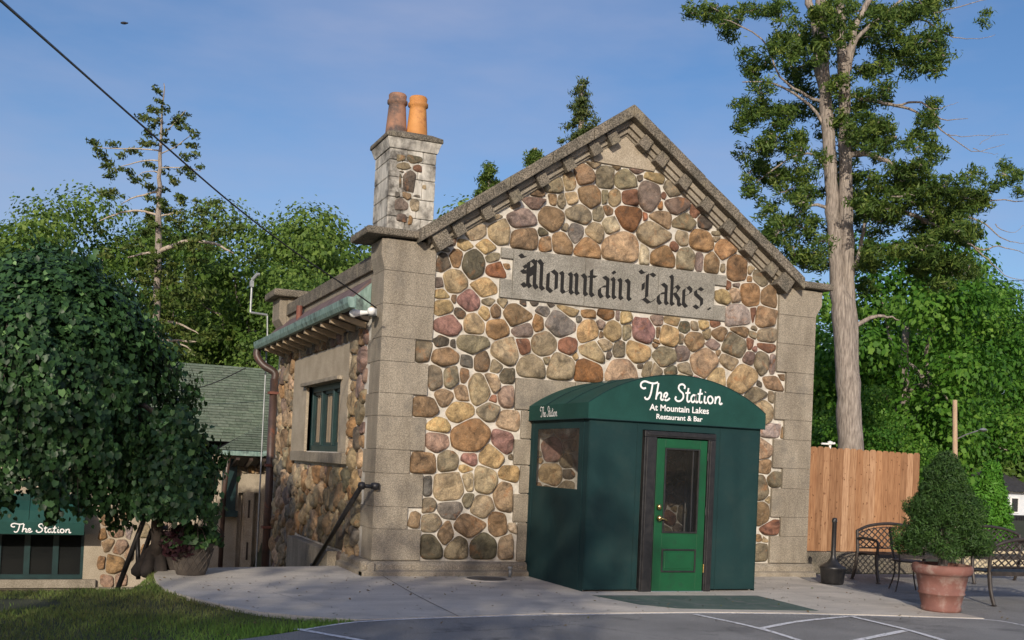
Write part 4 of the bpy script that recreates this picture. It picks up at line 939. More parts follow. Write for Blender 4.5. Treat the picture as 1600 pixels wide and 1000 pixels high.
# ------------------------------------------------------------------ planters
def flower_pot(name, label, x, y, prof, m, group=None):
    t = thing(name, label, 'plant pot', (x, y, 0), 0, group)
    k = MB(); k.lathe(prof, (x, y, 0), 40, cap=False); build('pot_body', k, m, t, smooth=True)
    rt, zt_ = prof[-1][0]+.002, prof[-1][1]+.02
    k = MB(); k.lathe([(0, zt_), (rt*.5, zt_+.015), (rt, zt_)], (x, y, 0), 30, cap=False); build('soil', k, M_SOIL, t)
    return t
px_, py_ = -2.33, .02
pot1 = flower_pot('dark_planter', 'dark woven-look pot of leafy plants under the weeping tree', px_, py_, [(.0, 0), (.17, 0), (.18, .01), (.225, .20), (.262, .37), (.285, .375), (.285, .43), (.26, .435), (.25, .36)], M_DPOT)
k = MB()
for j in range(16):
    for s in (-1, 1):
        a0 = j*2*math.pi/16; k.tube([(px_+(.188+.075*t+.004)*math.cos(a0+s*t*.75), py_+(.188+.075*t+.004)*math.sin(a0+s*t*.75), .05+.28*t) for t in (0, .33, .66, 1)], .006, 5)
build('lattice_relief', k, M_DPOT, pot1)
pl1 = thing('potted_plant', 'leafy green and plum plants spilling from the dark pot', 'plant', (px_, py_, .4))
d = sph(1500); d[:, 2] = np.abs(d[:, 2])*.85-.15; P = np.array([px_, py_, .43])+d*np.array([.37, .37, .25])*RNG.uniform(.5, 1.05, 1500)[:, None]
P[:, 2] += .04*np.sin(P[:, 0]*20)
leaves('foliage', P, d, .075, L_PLANTER, pl1, jit=.5)
d = sph(700); P = np.array([px_-.17, py_-.1, .40])+d*np.array([.22, .24, .20])*RNG.uniform(.4, 1.05, 700)[:, None]; leaves('foliage', P, d, .07, L_PLUM, pl1, jit=.6)
for j in range(26):
    a = random.uniform(0, 6.28); r_ = random.uniform(.15, .38)
k = MB()
for j in range(30):
    a = random.uniform(0, 6.28); r_ = random.uniform(.2, .42); h_ = random.uniform(.1, .28)
    k.tube(catmull([(px_, py_, .42), (px_+math.cos(a)*r_*.5, py_+math.sin(a)*r_*.5, .42+h_), (px_+math.cos(a)*r_, py_+math.sin(a)*r_, .40+h_*.4)], 4), .005, 4)
build('stems', k, M_BARK_D, pl1)
tx, ty = 6.17, -3.86
pot2 = flower_pot('terracotta_pot', 'large terracotta pot with whitish bloom at the paving edge', tx, ty, [(.0, 0), (.225, 0), (.235, .015), (.238, .05), (.228, .06), (.262, .205), (.275, .21), (.276, .228), (.266, .235), (.305, .445), (.325, .45), (.355, .48), (.362, .53), (.35, .565), (.33, .575), (.31, .565), (.295, .50)], M_TERRA)
sp = thing('dwarf_spruce', 'dense dark conical dwarf spruce growing in the terracotta pot', 'conifer', (tx, ty, .55))
k = MB(); k.tube([(tx, ty, .45), (tx+.02, ty, .9), (tx, ty, 1.5)], [.06, .045, .02], 8)
for j in range(14):
    a = random.uniform(0, 6.28); k.tube([(tx, ty, .62+.02*j), (tx+math.cos(a)*.2, ty+math.sin(a)*.2, .72+.03*j), (tx+math.cos(a)*.4, ty+math.sin(a)*.4, .78+.03*j)], [.016, .01, .005], 5)
build('trunk', k, M_BARK, sp)
pf = []
for j in range(430):
    z = random.random()**1.15; zz = .74+z*1.14
    rad_ = .60*(1-z)**.66*(1 if z > .16 else .80+1.25*z)*(1+.09*math.sin(z*17)); a = random.uniform(0, 6.28); q = random.uniform(.62, .98)
    pf.append(((tx+math.cos(a)*rad_*q, ty+math.sin(a)*rad_*q, zz), random.uniform(.06, .115)))
P, Nn, T = puff_points(pf, 17000, (.75, 1.1)); leaves('foliage', P, Nn, .026, L_SPRUCE, sp, long=2.1, wide=.40, jit=.7, tone=T)
ar = atd(23, 1546, 800)
k0_ = thing('arborvitae', 'bright green pyramidal shrub beyond the potted spruce', 'shrub', (ar[0], ar[1], -.1))
pf = []
for j in range(230):
    z = random.random(); rad_ = .56*(1-z)**.7; a = random.uniform(0, 6.28)
    pf.append(((ar[0]+math.cos(a)*rad_*.85, ar[1]+math.sin(a)*rad_*.85, -.05+z*1.95), random.uniform(.1, .19)))
P, Nn, T = puff_points(pf, 3300, (.75, 1.1)); leaves('foliage', P, Nn, .06, L_ARBO, k0_, long=1.6, wide=.6, jit=.6, tone=T)
k = MB(); k.tube([(ar[0], ar[1], -.2), (ar[0], ar[1], 1.4)], .04, 8); build('trunk', k, M_BARK, k0_)

# ------------------------------------------------------------------ ash can, benches, chair
ac = thing('smokers_post', 'black cigarette receptacle with a tall neck beside the fence', 'ash can', (6.80, -1.05, 0))
k = MB(); k.lathe([(0, 0), (.155, 0), (.165, .02), (.185, .21), (.195, .22), (.195, .25), (.17, .26), (.09, .31), (.045, .37), (.036, .42), (.033, .90), (.038, .91), (.038, .95), (.03, .975), (0, .98)], (6.80, -1.05, 0), 28, cap=False)
build('body', k, M_BLACK, ac, smooth=True)
k = MB()
for a in (0, 1.57, 3.14, 4.71): k.lathe([(0, -.012), (.013, 0), (0, .012)], (6.80+.034*math.cos(a+.6), -1.05+.034*math.sin(a+.6), .93), 8)
build('vent_holes', k, M_GREY_METAL, ac)

def iron_bench(name, label, loc, rz, wd=1.28, group='black lattice-back iron benches on the patio'):
    t = thing(name, label, 'bench', loc, rz, group); L = dict(local=True)
    h = wd/2
    k = MB()
    for i in range(9): y = -.24+i*.06; k.box(-h+.03, h-.03, y-.022, y+.022, .415, .43)
    k.box(-h, h, -.285, -.265, .385, .44); k.box(-h, h, .26, .28, .385, .44); build('seat', k, M_IRON, t, **L)
    k = MB(); top = [(-h, .25, .76), (-h*.6, .29, .845), (0, .30, .885), (h*.6, .29, .845), (h, .25, .76)]; tp = catmull(top, 6)
    k.tube(tp, .024, 8); k.tube([(p[0], p[1]-.01, p[2]-.055) for p in tp], .008, 6); k.tube([(-h, .23, .50), (h, .23, .50)], .012, 8)
    k.tube([(-h, .22, .42), (-h, .25, .77)], .024, 8); k.tube([(h, .22, .42), (h, .25, .77)], .024, 8)
    def zt_(x): return .83-.07*(x/h)**2*1.3-.0
    step = .115; n_ = int(wd/step)
    for i in range(-3, n_+3):
        x0 = -h+i*step
        for s in (-1, 1):
            pts_ = []
            for t_ in np.linspace(0, 1, 9):
                x = x0+(.36*t_ if s > 0 else .36*(1-t_)); 
                if abs(x) > h: continue
                z = .50+(zt_(x)-.50)*t_; pts_.append((x, .235+.05*t_+.0015*s, z))
            if len(pts_) > 1: k.tube(pts_, .0105, 5)
    build('backrest', k, M_IRON, t, **L)
    for s in (-1, 1):
        x = s*h
        k = MB(); k.tube(catmull([(x, .24, .64), (x, .1, .66), (x, -.12, .655), (x, -.26, .62), (x, -.27, .52), (x, -.25, .43)], 4), .022, 8); build('armrest', k, M_IRON, t, **L)
        k = MB(); k.tube(catmull([(x, -.25, .43), (x, -.26, .25), (x, -.31, .01)], 4), [.028]*4+[.025]*4+[.021], 8); k.box(x-.025, x+.025, -.335, -.285, 0, .012); build('leg', k, M_IRON, t, **L)
        k = MB(); k.tube(catmull([(x, .23, .43), (x, .26, .2), (x, .33, .01)], 4), [.028]*4+[.025]*4+[.021], 8); k.box(x-.025, x+.025, .305, .355, 0, .012); build('leg', k, M_IRON, t, **L)
    return t
bench = iron_bench('iron_bench', 'black lattice-back iron bench standing against the wooden fence', (8.27, -.85, 0), R(-4))
dup(bench, (8.05, -3.25, 0), R(176), 'black lattice-back iron bench seen from behind, right of the terracotta pot')
dup(bench, (10.2, -.9, 0), R(-8), 'black lattice-back iron bench farther off behind the nearer right bench')
ch = thing('iron_chair', 'small black iron chair with round seat before the fence bench', 'chair', (7.33, -2.0, 0), R(60))
k = MB(); k.lathe([(0, .42), (.19, .42), (.205, .43), (.205, .445), (.19, .45), (0, .445)], (0, 0, 0), 28); build('seat', k, M_IRON, ch, local=True)
k = MB(); k.tube(catmull([(-.17, .13, .44), (-.19, .19, .7), (-.12, .23, .86), (0, .24, .9), (.12, .23, .86), (.19, .19, .7), (.17, .13, .44)], 6), .012, 8)
k.tube(catmull([(0, .18, .46), (-.07, .22, .65), (0, .24, .88)], 5), .008, 6); k.tube(catmull([(0, .18, .46), (.07, .22, .65), (0, .24, .88)], 5), .008, 6)
k.tube(catmull([(-.17, .16, .60), (0, .2, .68), (.17, .16, .60)], 5), .008, 6); build('backrest', k, M_IRON, ch, local=True)
for a, b_ in ((-.15, -.13), (.15, -.13), (-.15, .13), (.15, .13)):
    k = MB(); k.tube(catmull([(a, b_, .43), (a*1.05, b_*1.05, .22), (a*1.45, b_*1.45, .005)], 4), .011, 7); build('leg', k, M_IRON, ch, local=True)

# ------------------------------------------------------------------ fence
FY = .85
fe = thing('wooden_fence', 'orange cedar board fence with dog-eared tops on a low wall', 'fence', (8.9, FY, 0))
k = MB(); x = 7.10; i = 0
while x < 10.08:
    wd = .136; zt_ = 2.09-.02*(x-7.7)/2.3+random.uniform(-.008, .008); z0 = .315+random.uniform(0, .01); yy = FY+random.uniform(-.004, .004)
    tn = random.choice([(1, 1, 1), (1.12, 1.15, 1.2), (.74, .68, .62), (1.2, 1.28, 1.4), (.88, .8, .72), (1.05, .98, .9), (.95, 1.05, 1.2)])
    k.prism([(x, z0), (x+wd, z0), (x+wd, zt_-.03), (x+wd-.03, zt_), (x+.03, zt_), (x, zt_-.03)], 'y', yy, yy+.018, tn); x += wd+.004
build('board_panel', k, M_FENCE, fe)
k = MB(); kn_ = random.Random(3)
for j in range(110):
    xk, zk, rk = kn_.uniform(7.2, 10.0), kn_.uniform(.4, 2.0), kn_.uniform(.008, .018)
    k.add([(xk+rk*.7*math.cos(q_), FY-.0055, zk+rk*math.sin(q_)) for q_ in np.linspace(0, 5.6, 9)], [tuple(range(9))])
build('knots', k, mat('knot_wood', (.10, .045, .02), (.18, .08, .035), 30, 4, .9), fe)
for z in (.6, 1.2, 1.8): k = MB(); k.box(7.1, 10.08, FY+.022, FY+.06, z, z+.09); build('rail', k, M_FENCE, fe)
for x in (7.15, 8.6, 9.98): k = MB(); k.box(x, x+.09, FY+.062, FY+.15, .0, 2.0); build('post', k, M_FENCE, fe)
k = MB(); k.box(7.1, 10.3, FY-.10, FY+.18, -.05, .31); tag(build('low_wall', k, M_CONC_DARK, None, bevel=.015), 'low weathered concrete wall under the wooden fence', 'wall')
q = atd(19.5, 1507, 882); k = MB(); k.box(q[0], q[0]+9, q[1], q[1]+.2, -.05, .33); k.box(q[0]-.02, q[0]+9, q[1]-.02, q[1]+.22, .33, .38)
tag(build('patio_wall', k, M_YWALL, None, bevel=.01), 'low sunlit buff wall beyond the benches', 'wall')
q = atd(19, 1297, 694); fx = thing('wall_fixture', 'small white arm fixture poking above the fence beside the cedar', 'fixture', tuple(q))
k = MB(); k.tube([q+np.array([-.18, 0, .0]), q, q+np.array([.10, 0, .02])], .018, 8); build('arm', k, M_WHITE, fx)
k = MB(); k.lathe([(0, -.6), (.015, -.6), (.02, -.02), (.045, 0), (.05, .04), (.0, .06)], tuple(q), 12); build('stem', k, M_WHITE, fx)

# ------------------------------------------------------------------ ANNEX behind on the lower level
YA = 9.6; ZG = -1.38
AN = thing('annex_building', 'low buff-walled annex with green shingled roof behind the station', 'building', (-3, YA, ZG))
def ax(px, py): p = on('y', YA, px, py); return p[0], p[2]
xl = -11.0; xr = 2.4; slits = []
k = MB()
sl = [(ax(371, 800)[0], ax(379, 800)[0]), (ax(397, 800)[0], ax(407, 800)[0])]
zs0, zs1 = ZG+.1, ax(380, 770)[1]
x0 = ax(129, 900)[0]                       # right side of the left window group
wl0 = -7.0; wz0, wz1 = ax(60, 905)[1], ax(60, 830)[1]
k.box(xl, wl0, YA, YA+.35, ZG, 1.5); k.box(wl0, x0, YA, YA+.35, wz1, 1.5); k.box(wl0, x0, YA, YA+.35, ZG, wz0)
k.box(x0, sl[0][0], YA, YA+.35, ZG, 1.5); k.box(sl[0][0], xr, YA, YA+.35, zs1, 1.5); k.box(sl[0][0], xr, YA, YA+.35, ZG-.3, zs0)
k.box(sl[0][1], sl[1][0], YA, YA+.35, zs0, zs1); k.box(sl[1][1], xr, YA, YA+.35, zs0, zs1)
wall = build('wall', k, M_CONC_PALE, AN)
k = MB(); k.box(sl[0][0]-.2, xr, YA+.16, YA+.349, ZG, 1.4)
build('recess_wall', k, M_CONC_PALE, AN)
k = MB(); xc = (sl[0][1]+sl[1][0])/2; k.box(sl[0][1]+.03, sl[1][0]-.03, YA-.06, YA, ZG, zs1+.02)
build('pilaster', k, M_CONC_PALE, AN); 
k = MB()
for z in (.15, -.75): k = MB(); k.box(xc-.02, xc+.02, YA-.07, YA-.055, z, z+.38); build('slot_window', k, M_SOFFIT, AN)
k = MB(); k.box(ax(125, 900)[0]+.3, ax(240, 900)[0], YA-.13, YA, ZG, ax(180, 917)[1]+.0); build('plinth', k, M_CONC, AN)
k = MB(); k.box(wl0-.1, x0+.25, YA-.10, YA+.1, wz0-.17, wz0); build('window_sill', k, M_CONC, AN, bevel=.01)
nW = 7
for i in range(nW):
    a = wl0+(x0-wl0)*i/nW; b_ = wl0+(x0-wl0)*(i+1)/nW
    f_ = MB(); t = .055
    f_.box(a, a+t, YA+.04, YA+.12, wz0, wz1); f_.box(b_-t, b_, YA+.04, YA+.12, wz0, wz1); f_.box(a+t, b_-t, YA+.04, YA+.12, wz0, wz0+.09); f_.box(a+t, b_-t, YA+.04, YA+.12, wz1-.08, wz1)
    wn = build('window', f_, M_WINGREEN, AN)
    g = MB(); g.box(a+t, b_-t, YA+.08, YA+.085, wz0+.09, wz1-.08); build('pane', g, M_GLASS_DARK, wn)
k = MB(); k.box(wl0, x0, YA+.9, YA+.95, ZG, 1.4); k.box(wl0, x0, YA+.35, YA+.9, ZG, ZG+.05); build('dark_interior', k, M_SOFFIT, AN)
# stone patches in the annex wall
S4 = []
for ln in "170 808 20 24 b;178 831 32 20 q;163 835 14 16 o;172 851 20 22 b;184 856 26 24 q;176 880 32 30 o;160 879 14 16 o;168 907 20 16 q;188 905 18 18 q;193 808 10 12 b;200 830 10 24 V;200 866 12 22 k;228 800 16 20 k;226 830 14 18 g;228 862 14 20 o;262 822 10 20 v".split(';'):
    x, y, a, h_, c = ln.split(); p = on('y', YA-.01, float(x), float(y)); S4.append([p[0], p[2], float(a)/2/76, float(h_)/2/72, 0, c])
stones_mesh('fieldstones', stone_polys(S4, [], [], gap=.03, grow=1.2), lambda u, v, h: (u, YA-h, v), M_STONE, wall, hmax=.06)
S5 = []
xx = ax(357, 735)[0]
while xx < 1.5: S5.append([xx, ax(380, 733)[1]+random.uniform(-.02, .02), .07, .07, 0, random.choice('tykbg')]); xx += .16
stones_mesh('fieldstones', stone_polys(S5, [], [], gap=.02, grow=1.2), lambda u, v, h: (u, YA-h, v), M_STONE, wall, hmax=.05)
# roofs with shingle courses
def shingles(p0, ux, uv, L, H, cond, course=.125, tabw=.30, thick=.012):
    mb = MB(); p0, ux, uv = map(np.array, (p0, ux, uv)); nrm = np.cross(ux, uv); nrm = nrm/np.linalg.norm(nrm)
    if nrm[2] < 0: nrm = -nrm
    for r_ in range(int(H/course)):
        x = -random.random()*tabw
        while x < L:
            wdt = tabw*random.uniform(.7, 1.25); a, b_ = max(0, x), min(L, x+wdt)-.004; v0, v1 = r_*course, (r_+1)*course+.01
            if b_ > a:
                t = random.uniform(.82, 1.15); q = [(a, v0), (b_, v0), (b_, v1), (a, v1)]
                if cond: q = clip(q, *cond)
                if len(q) > 2:
                    V = [p0+ux*c[0]+uv*c[1]+nrm*(thick+.006-(thick+.002)*(c[1]-v0)/(v1-v0)) for c in q]
                    mb.add(V, [tuple(range(len(q)))], (t, t*random.uniform(.97, 1.03), t*.98))
            x += wdt
    return mb
er = on('y', 12.9, 340, 570); zr = er[2]; ze = 1.75; ym = 9.9; Lr = 15.0; sl_ = math.hypot(12.9-ym, zr-ze)
uv = ((0, (12.9-ym)/sl_, (zr-ze)/sl_))
build('roof', shingles((-10.5, ym, ze), (1, 0, 0), uv, Lr, sl_, None), M_SHINGLE, AN)
k = MB(); k.prism([(ym, ze-.01), (12.9, zr-.01), (15.9, ze-.01)], 'x', -10.45, 4.4); build('roof_deck', k, M_SHINGLE, AN)
# front wing: lower hip reaching forward over the slit wall
e0 = on('y', 8.9, 340, 703); wx0 = e0[0]; wz = e0[2]; sl2 = math.hypot(3.2, 1.42)
uv2 = (0, 3.2/sl2, 1.42/sl2)
build('roof', shingles((wx0, 8.9, wz), (1, 0, 0), uv2, 3.8, sl2, (-1, .74, 0)), M_SHINGLE, AN)
k = MB(); k.add([(wx0, 8.9, wz-.01), (wx0+3.8, 8.9, wz-.01), (wx0+3.8, 12.1, wz+1.41), (wx0+2.7, 12.1, wz+1.41), (wx0, 12.1, wz-.01), (wx0+3.8, 12.1, wz-.01)], [(0, 1, 2, 3), (0, 3, 4), (0, 4, 5, 1), (3, 2, 5, 4), (1, 5, 2)]); build('roof_deck', k, M_SHINGLE, AN)
k = MB(); k.box(wx0-.05, wx0+3.7, 8.80, 8.92, wz-.10, wz+.0); k.lathe([(0, -.06), (.06, -.05), (.075, 0), (.06, .05), (0, .06)], (on('y', 8.82, 415, 704)[0], 8.76, wz-.03), 12); build('gutter', k, M_COPPER, AN, bevel=.01)
for i in range(12):
    x = wx0+.12+i*.27; k = MB(); k.prism([(8.9, wz-.12), (9.62, wz-.30), (9.62, wz-.38), (8.9, wz-.19)], 'x', x, x+.07); build('rafter', k, M_PIPE, AN)
k = MB(); q0 = on('y', 8.95, 357, 714); q1 = on('y', 9.3, 350, 770); k.tube([q0, q1, (q1[0], q1[1], ZG)], .05, 10); build('downpipe', k, M_PIPE, AN, smooth=True)
k = MB(); q0 = on('y', 9.5, 343, 797); q1 = on('y', 9.5, 369, 807); k.box(q0[0], q1[0], 9.30, 9.6, q1[2], q0[2]); k.box(q0[0]+.03, q1[0]-.03, 9.5, 9.6, q0[2], q0[2]+1.1); build('bay_window', k, M_WINGREEN, AN)
# awning over the left windows
AW = thing('window_awning', 'green canvas awning over the dark windows of the annex', 'awning', (-5, 9.0, 0))
q = on('y', 8.95, 130, 836); zb = q[2]; zv = zb+.24; xa = q[0]
k = MB(); x_ = -7.6
k.add([(x_, 8.95, zb), (xa, 8.95, zb), (xa, 8.95, zv), (x_, 8.95, zv)], [(0, 1, 2, 3)])
prof = [(8.95, zv), (9.05, zv+.22), (9.25, zv+.40), (9.58, zv+.52)]
k.prism(prof+[(9.58, zb), (8.952, zb)], 'x', xa, xa+.012)
for a, b_ in zip(prof[:-1], prof[1:]): k.add([(x_, a[0], a[1]), (xa, a[0], a[1]), (xa, b_[0], b_[1]), (x_, b_[0], b_[1])], [(0, 1, 2, 3)])
aw = build('canopy', k, M_CANOPY, AW)
p = on('y', 8.94, 19, 832)
script('script_lettering', p[0]+.06, p[2]+.01, .108, .072, .022, lambda u, v, h: (u, 8.943-h, v), M_WHITE, aw)
# loose cable over the annex roof
k = MB(); k.tube(catmull([atd(24, 262, 607), atd(24, 290, 610), atd(24, 335, 598), atd(24, 384, 575)], 6), .012, 6)
tag(build('roof_cable', k, M_BLACK), 'thin dark cable sagging across the green shingle roof', 'cable')

# overhead service wire
k = MB(); W = [(5.0, -40, -36), (5.6, 0, 0), (7.6, 110, 97), (9.5, 215, 190), (11.5, 350, 308), (12.8, 450, 386), (13.7, 540, 447), (14.2, 588, 481)]
k.tube(catmull([atd(d_, a, b_) for d_, a, b_ in W], 6), .009, 7); tag(build('overhead_cable', k, M_BLACK, None, True), 'black overhead cable running from upper left to the eave corner', 'cable')
bp = atd(42, 194, 36); bi = MB()
bi.tube(catmull([bp+RT*-.14, bp+RT*-.03, bp+RT*.08, bp+RT*.16+UP*.01], 4), [.012, .03, .045, .05, .055, .055, .055, .05, .04, .035, .03, .02, .008][:13], 8)
for s in (-1, 1): V = [bp+RT*.06, bp-RT*.05, bp-RT*.04+UP*.07*s+FW*.14*s, bp+RT*.03+UP*.09*s+FW*.18*s]; bi.add(V+[v+UP*.01 for v in V], [(0, 1, 2, 3), (4, 5, 6, 7), (0, 1, 5, 4), (1, 2, 6, 5), (2, 3, 7, 6), (3, 0, 4, 7)])
tag(build('bird', bi, M_BLACK), 'small dark bird flying high above the tall conifer', 'bird')

# ------------------------------------------------------------------ TREES
def limb(mb, a, b_, r0, r1, wob=.08, n=7, m=8):
    a, b_ = np.array(a, float), np.array(b_, float); L = np.linalg.norm(b_-a); P = [a+(b_-a)*t+(RNG.normal(0, wob*L*.12, 3) if 0 < i < n-1 else 0) for i, t in enumerate(np.linspace(0, 1, n))]
    P = catmull(P, 3); mb.tube(P, list(np.linspace(r0, r1, len(P))), m)
def proto_broadleaf(name, label, mat_, seed, loc, leaf=.17, nl=36000, npf=52, group=None):
    global RNG
    RNG = np.random.default_rng(seed); random.seed(seed)
    t = thing(name, label, 'tree', (0, 0, 0), 0, group)
    pf = []
    for i in range(npf):
        d_ = sph(1)[0]; k_ = RNG.uniform(.45, 1.0); c = np.array([0, 0, 5.9])+d_*np.array([3.7, 3.7, 4.4])*k_*(1+.12*math.sin(3*math.atan2(d_[1], d_[0])+seed))
        r_ = RNG.uniform(.75, 1.5); pf.append((c, (r_, r_, r_*.5)))
    P, Nn, T = puff_points(pf, nl/npf/1.15, (.5, 1.15))
    P += RNG.normal(0, .10, P.shape)
    Nn = Nn+np.array([0, 0, .7]); leaves('crown', P, Nn, leaf, mat_, t, long=1.15, wide=.8, jit=.5, tone=T*1.1-.05+RNG.uniform(-.1, .1, len(T)))
    k = MB(); limb(k, (0, 0, -.5), (0, 0, 7.5), .26, .1, .06)
    for i in range(11):
        c = pf[i*4][0]; limb(k, (0, 0, 2.2+i*.38), c, .10, .02, .25)
    build('trunk', k, M_BARK, t); t.location = loc; return t
def place(proto, first, px, topy, wpx, d_, label, rz):
    T_ = atd(d_, px, topy); zb_ = -1.5; H = T_[2]-zb_; sz = H/11.0; sx = max(wpx*1.45*d_/FPX/2/4.3, .8*sz)
    if first: o = proto; o.location = (T_[0], T_[1], zb_); o.rotation_euler = (0, 0, rz); o['label'] = label
    else: o = dup(proto, (T_[0], T_[1], zb_), rz, label)
    o.scale = (sx, sx, sz); return o
GA = 'broadleaf trees of the wood behind the annex'
A1 = proto_broadleaf('broadleaf_tree', '', L_FOREST, 11, (0, 0, 0), group=GA)
A2 = proto_broadleaf('broadleaf_tree', '', L_FOREST, 12, (0, 0, 0), leaf=.15, nl=40000, npf=60, group=GA)
left_trees = [
 (A1, 1, 15, 268, 190, 36, 'green tree at the far left edge above the weeping tree'),
 (A2, 1, 155, 288, 120, 44, 'green tree showing just left of the tall sparse conifer'),
 (A1, 0, 90, 325, 150, 47, 'lower tree filling the dip between the far left tree and the conifer'),
 (A2, 0, 330, 300, 150, 46, 'green tree right behind the crown of the sparse conifer'),
 (A1, 0, 425, 283, 170, 38, 'tallest broad green tree left of the chimney, over the conduit'),
 (A2, 0, 505, 312, 120, 45, 'green tree peeking between the broad tree and the one by the chimney'),
 (A1, 0, 548, 305, 110, 37, 'bright green tree directly left of the chimney'),
 (A2, 0, 235, 330, 170, 50, 'green tree behind the middle of the sparse conifer'),
 (A1, 0, 700, 286, 62, 48, 'green treetop showing between the chimney and the gable slope'),
 (A2, 0, 470, 400, 140, 32, 'low green tree behind the far parapet pier')]
for i, (p_, f_, px, ty_, wp, d_, lb) in enumerate(left_trees): place(p_, f_, px, ty_, wp, d_, lb, i*1.3)
GB = 'bright green maples beyond the patio'
B1 = proto_broadleaf('maple_tree', '', L_MAPLE, 21, (0, 0, 0), leaf=.18, nl=30000, npf=44, group=GB)
B2 = proto_broadleaf('maple_tree', '', L_MAPLE, 22, (0, 0, 0), leaf=.16, nl=38000, npf=56, group=GB)
right_trees = [
 (B1, 1, 1425, 290, 190, 34, 'large bright green maple right behind the cedar trunk'),
 (B2, 1, 1290, 420, 110, 42, 'maple showing between the right pier and the cedar trunk'),
 (B2, 0, 1530, 350, 150, 66, 'tall maple at the right beside the overhead wires'),
 (B1, 0, 1640, 520, 170, 68, 'maple at the right edge above the white house'),
 (B2, 0, 1365, 560, 120, 30, 'lower maple just above the wooden fence'),
 (B1, 0, 1490, 400, 120, 44, 'middle maple behind the wooden utility pole'),
 (B1, 0, 1235, 560, 130, 46, 'maple mostly hidden behind the right pier')]
for i, (p_, f_, px, ty_, wp, d_, lb) in enumerate(right_trees): place(p_, f_, px, ty_, wp, d_, lb, i*2.1)
# shade trees across the road, behind the camera
GS = 'street trees across the road'
S1 = proto_broadleaf('street_tree', '', L_FOREST, 41, (0, 0, 0), leaf=.23, nl=9500, group=GS)
for i, (x, y, sc_, rz) in enumerate([(-24.5, -29, 1.22, .4), (-16.2, -27.5, 1.34, 1.9)]):
    if i == 0: o = S1; o.location = (x, y, 0); o.rotation_euler = (0, 0, rz)
    else: o = dup(S1, (x, y, 0), rz)
    o['label'] = (['broad street tree across the road, the westernmost', 'tall street tree across the road facing the stone building'])[i]
    o['group'] = GS; o.scale = (sc_, sc_, sc_)
RNG = np.random.default_rng(5); random.seed(5)
# far wood closing the horizon
pf = []
for px, d_, h_ in [(x, random.uniform(62, 80), random.uniform(5.5, 8.5)) for x in range(-150, 700, 28)]+[(x, random.uniform(60, 75), random.uniform(4, 6.5)) for x in range(1180, 1800, 26)]:
    q = atd(d_, px, 700)
    for j in range(3): pf.append(((q[0]+random.uniform(-1, 1), q[1]+random.uniform(-1, 1), random.uniform(.2, 1)*h_-.5), (random.uniform(1.6, 2.6),)*3))
P, Nn, T = puff_points(pf, 170, (.5, 1.05)); tag(leaves('distant_woods', P, Nn+np.array([0, 0, .4]), .42, L_FOREST, None, jit=.5, tone=T), 'distant green woods closing the view', 'woods', kind='stuff')

def tree_from(name, label, d_, trunks, puffs, per, leaf, lm, bark, branches=(), depth=1.2, long=1.5, wide=.6, cat='tree', squash=.7, base=-1.5, foliage2=None, shell=(.2, 1.1), bm=None, jit=.8, twigs=0, dens=90, prad=(6, 13)):
    b0 = atd(d_, *trunks[0][0][:2]); t = thing(name, label, cat, (b0[0], b0[1], base))
    k = MB()
    for tr in trunks:
        P = [atd(d_+(q[3] if len(q) > 3 else 0), q[0], q[1]) for q in tr]; rr = [q[2] for q in tr]; C = catmull(P, 5); rC = np.interp(np.linspace(0, 1, len(C)), np.linspace(0, 1, len(rr)), rr)
        C = [c+RNG.normal(0, .012, 3) for c in C]; k.tube(C, list(rC*RNG.uniform(.94, 1.06, len(C))), 12)
    build('trunk', k, bark, t, smooth=True)
    tw = MB()
    for br in branches:
        P = [atd(d_+(q[3] if len(q) > 3 else 0), q[0], q[1]) for q in br]; rr = [q[2] for q in br]; C = catmull(P, 4); tw.tube([c+RNG.normal(0, .01, 3) for c in C], list(np.interp(np.linspace(0, 1, len(C)), np.linspace(0, 1, len(rr)), rr)), 6)
    def fol(pl_, mt):
        pf = []
        for q in pl_:
            px, py, rx, ry = q[:4]; dd = RNG.uniform(-depth, depth) if len(q) < 5 else q[4]; sub = max(2, int(rx*ry/dens))
            s = (d_+dd)/FPX
            for j in range(sub):
                a = RNG.uniform(0, 6.28); r_ = math.sqrt(RNG.uniform(0, 1)); c = atd(d_+dd+RNG.normal(0, rx*s*.5), px+math.cos(a)*r_*rx*.8, py+math.sin(a)*r_*ry*.8)
                rr = RNG.uniform(*prad)*s; pf.append((c, (rr, rr, rr*squash)))
                if twigs and RNG.random() < twigs:
                    c0 = atd(d_+dd, px, py); tw.tube([c0, (c0+c)/2+RNG.normal(0, .05, 3), c], [.018, .012, .006], 5)
        P, Nn, T = puff_points(pf, per, shell); leaves('crown', P, Nn, leaf, mt, t, long=long, wide=wide, jit=jit, tone=T)
    fol(puffs, lm)
    if foliage2: fol(*foliage2)
    if tw.v: build('branches', tw, bm or bark, t, smooth=True)
    return t
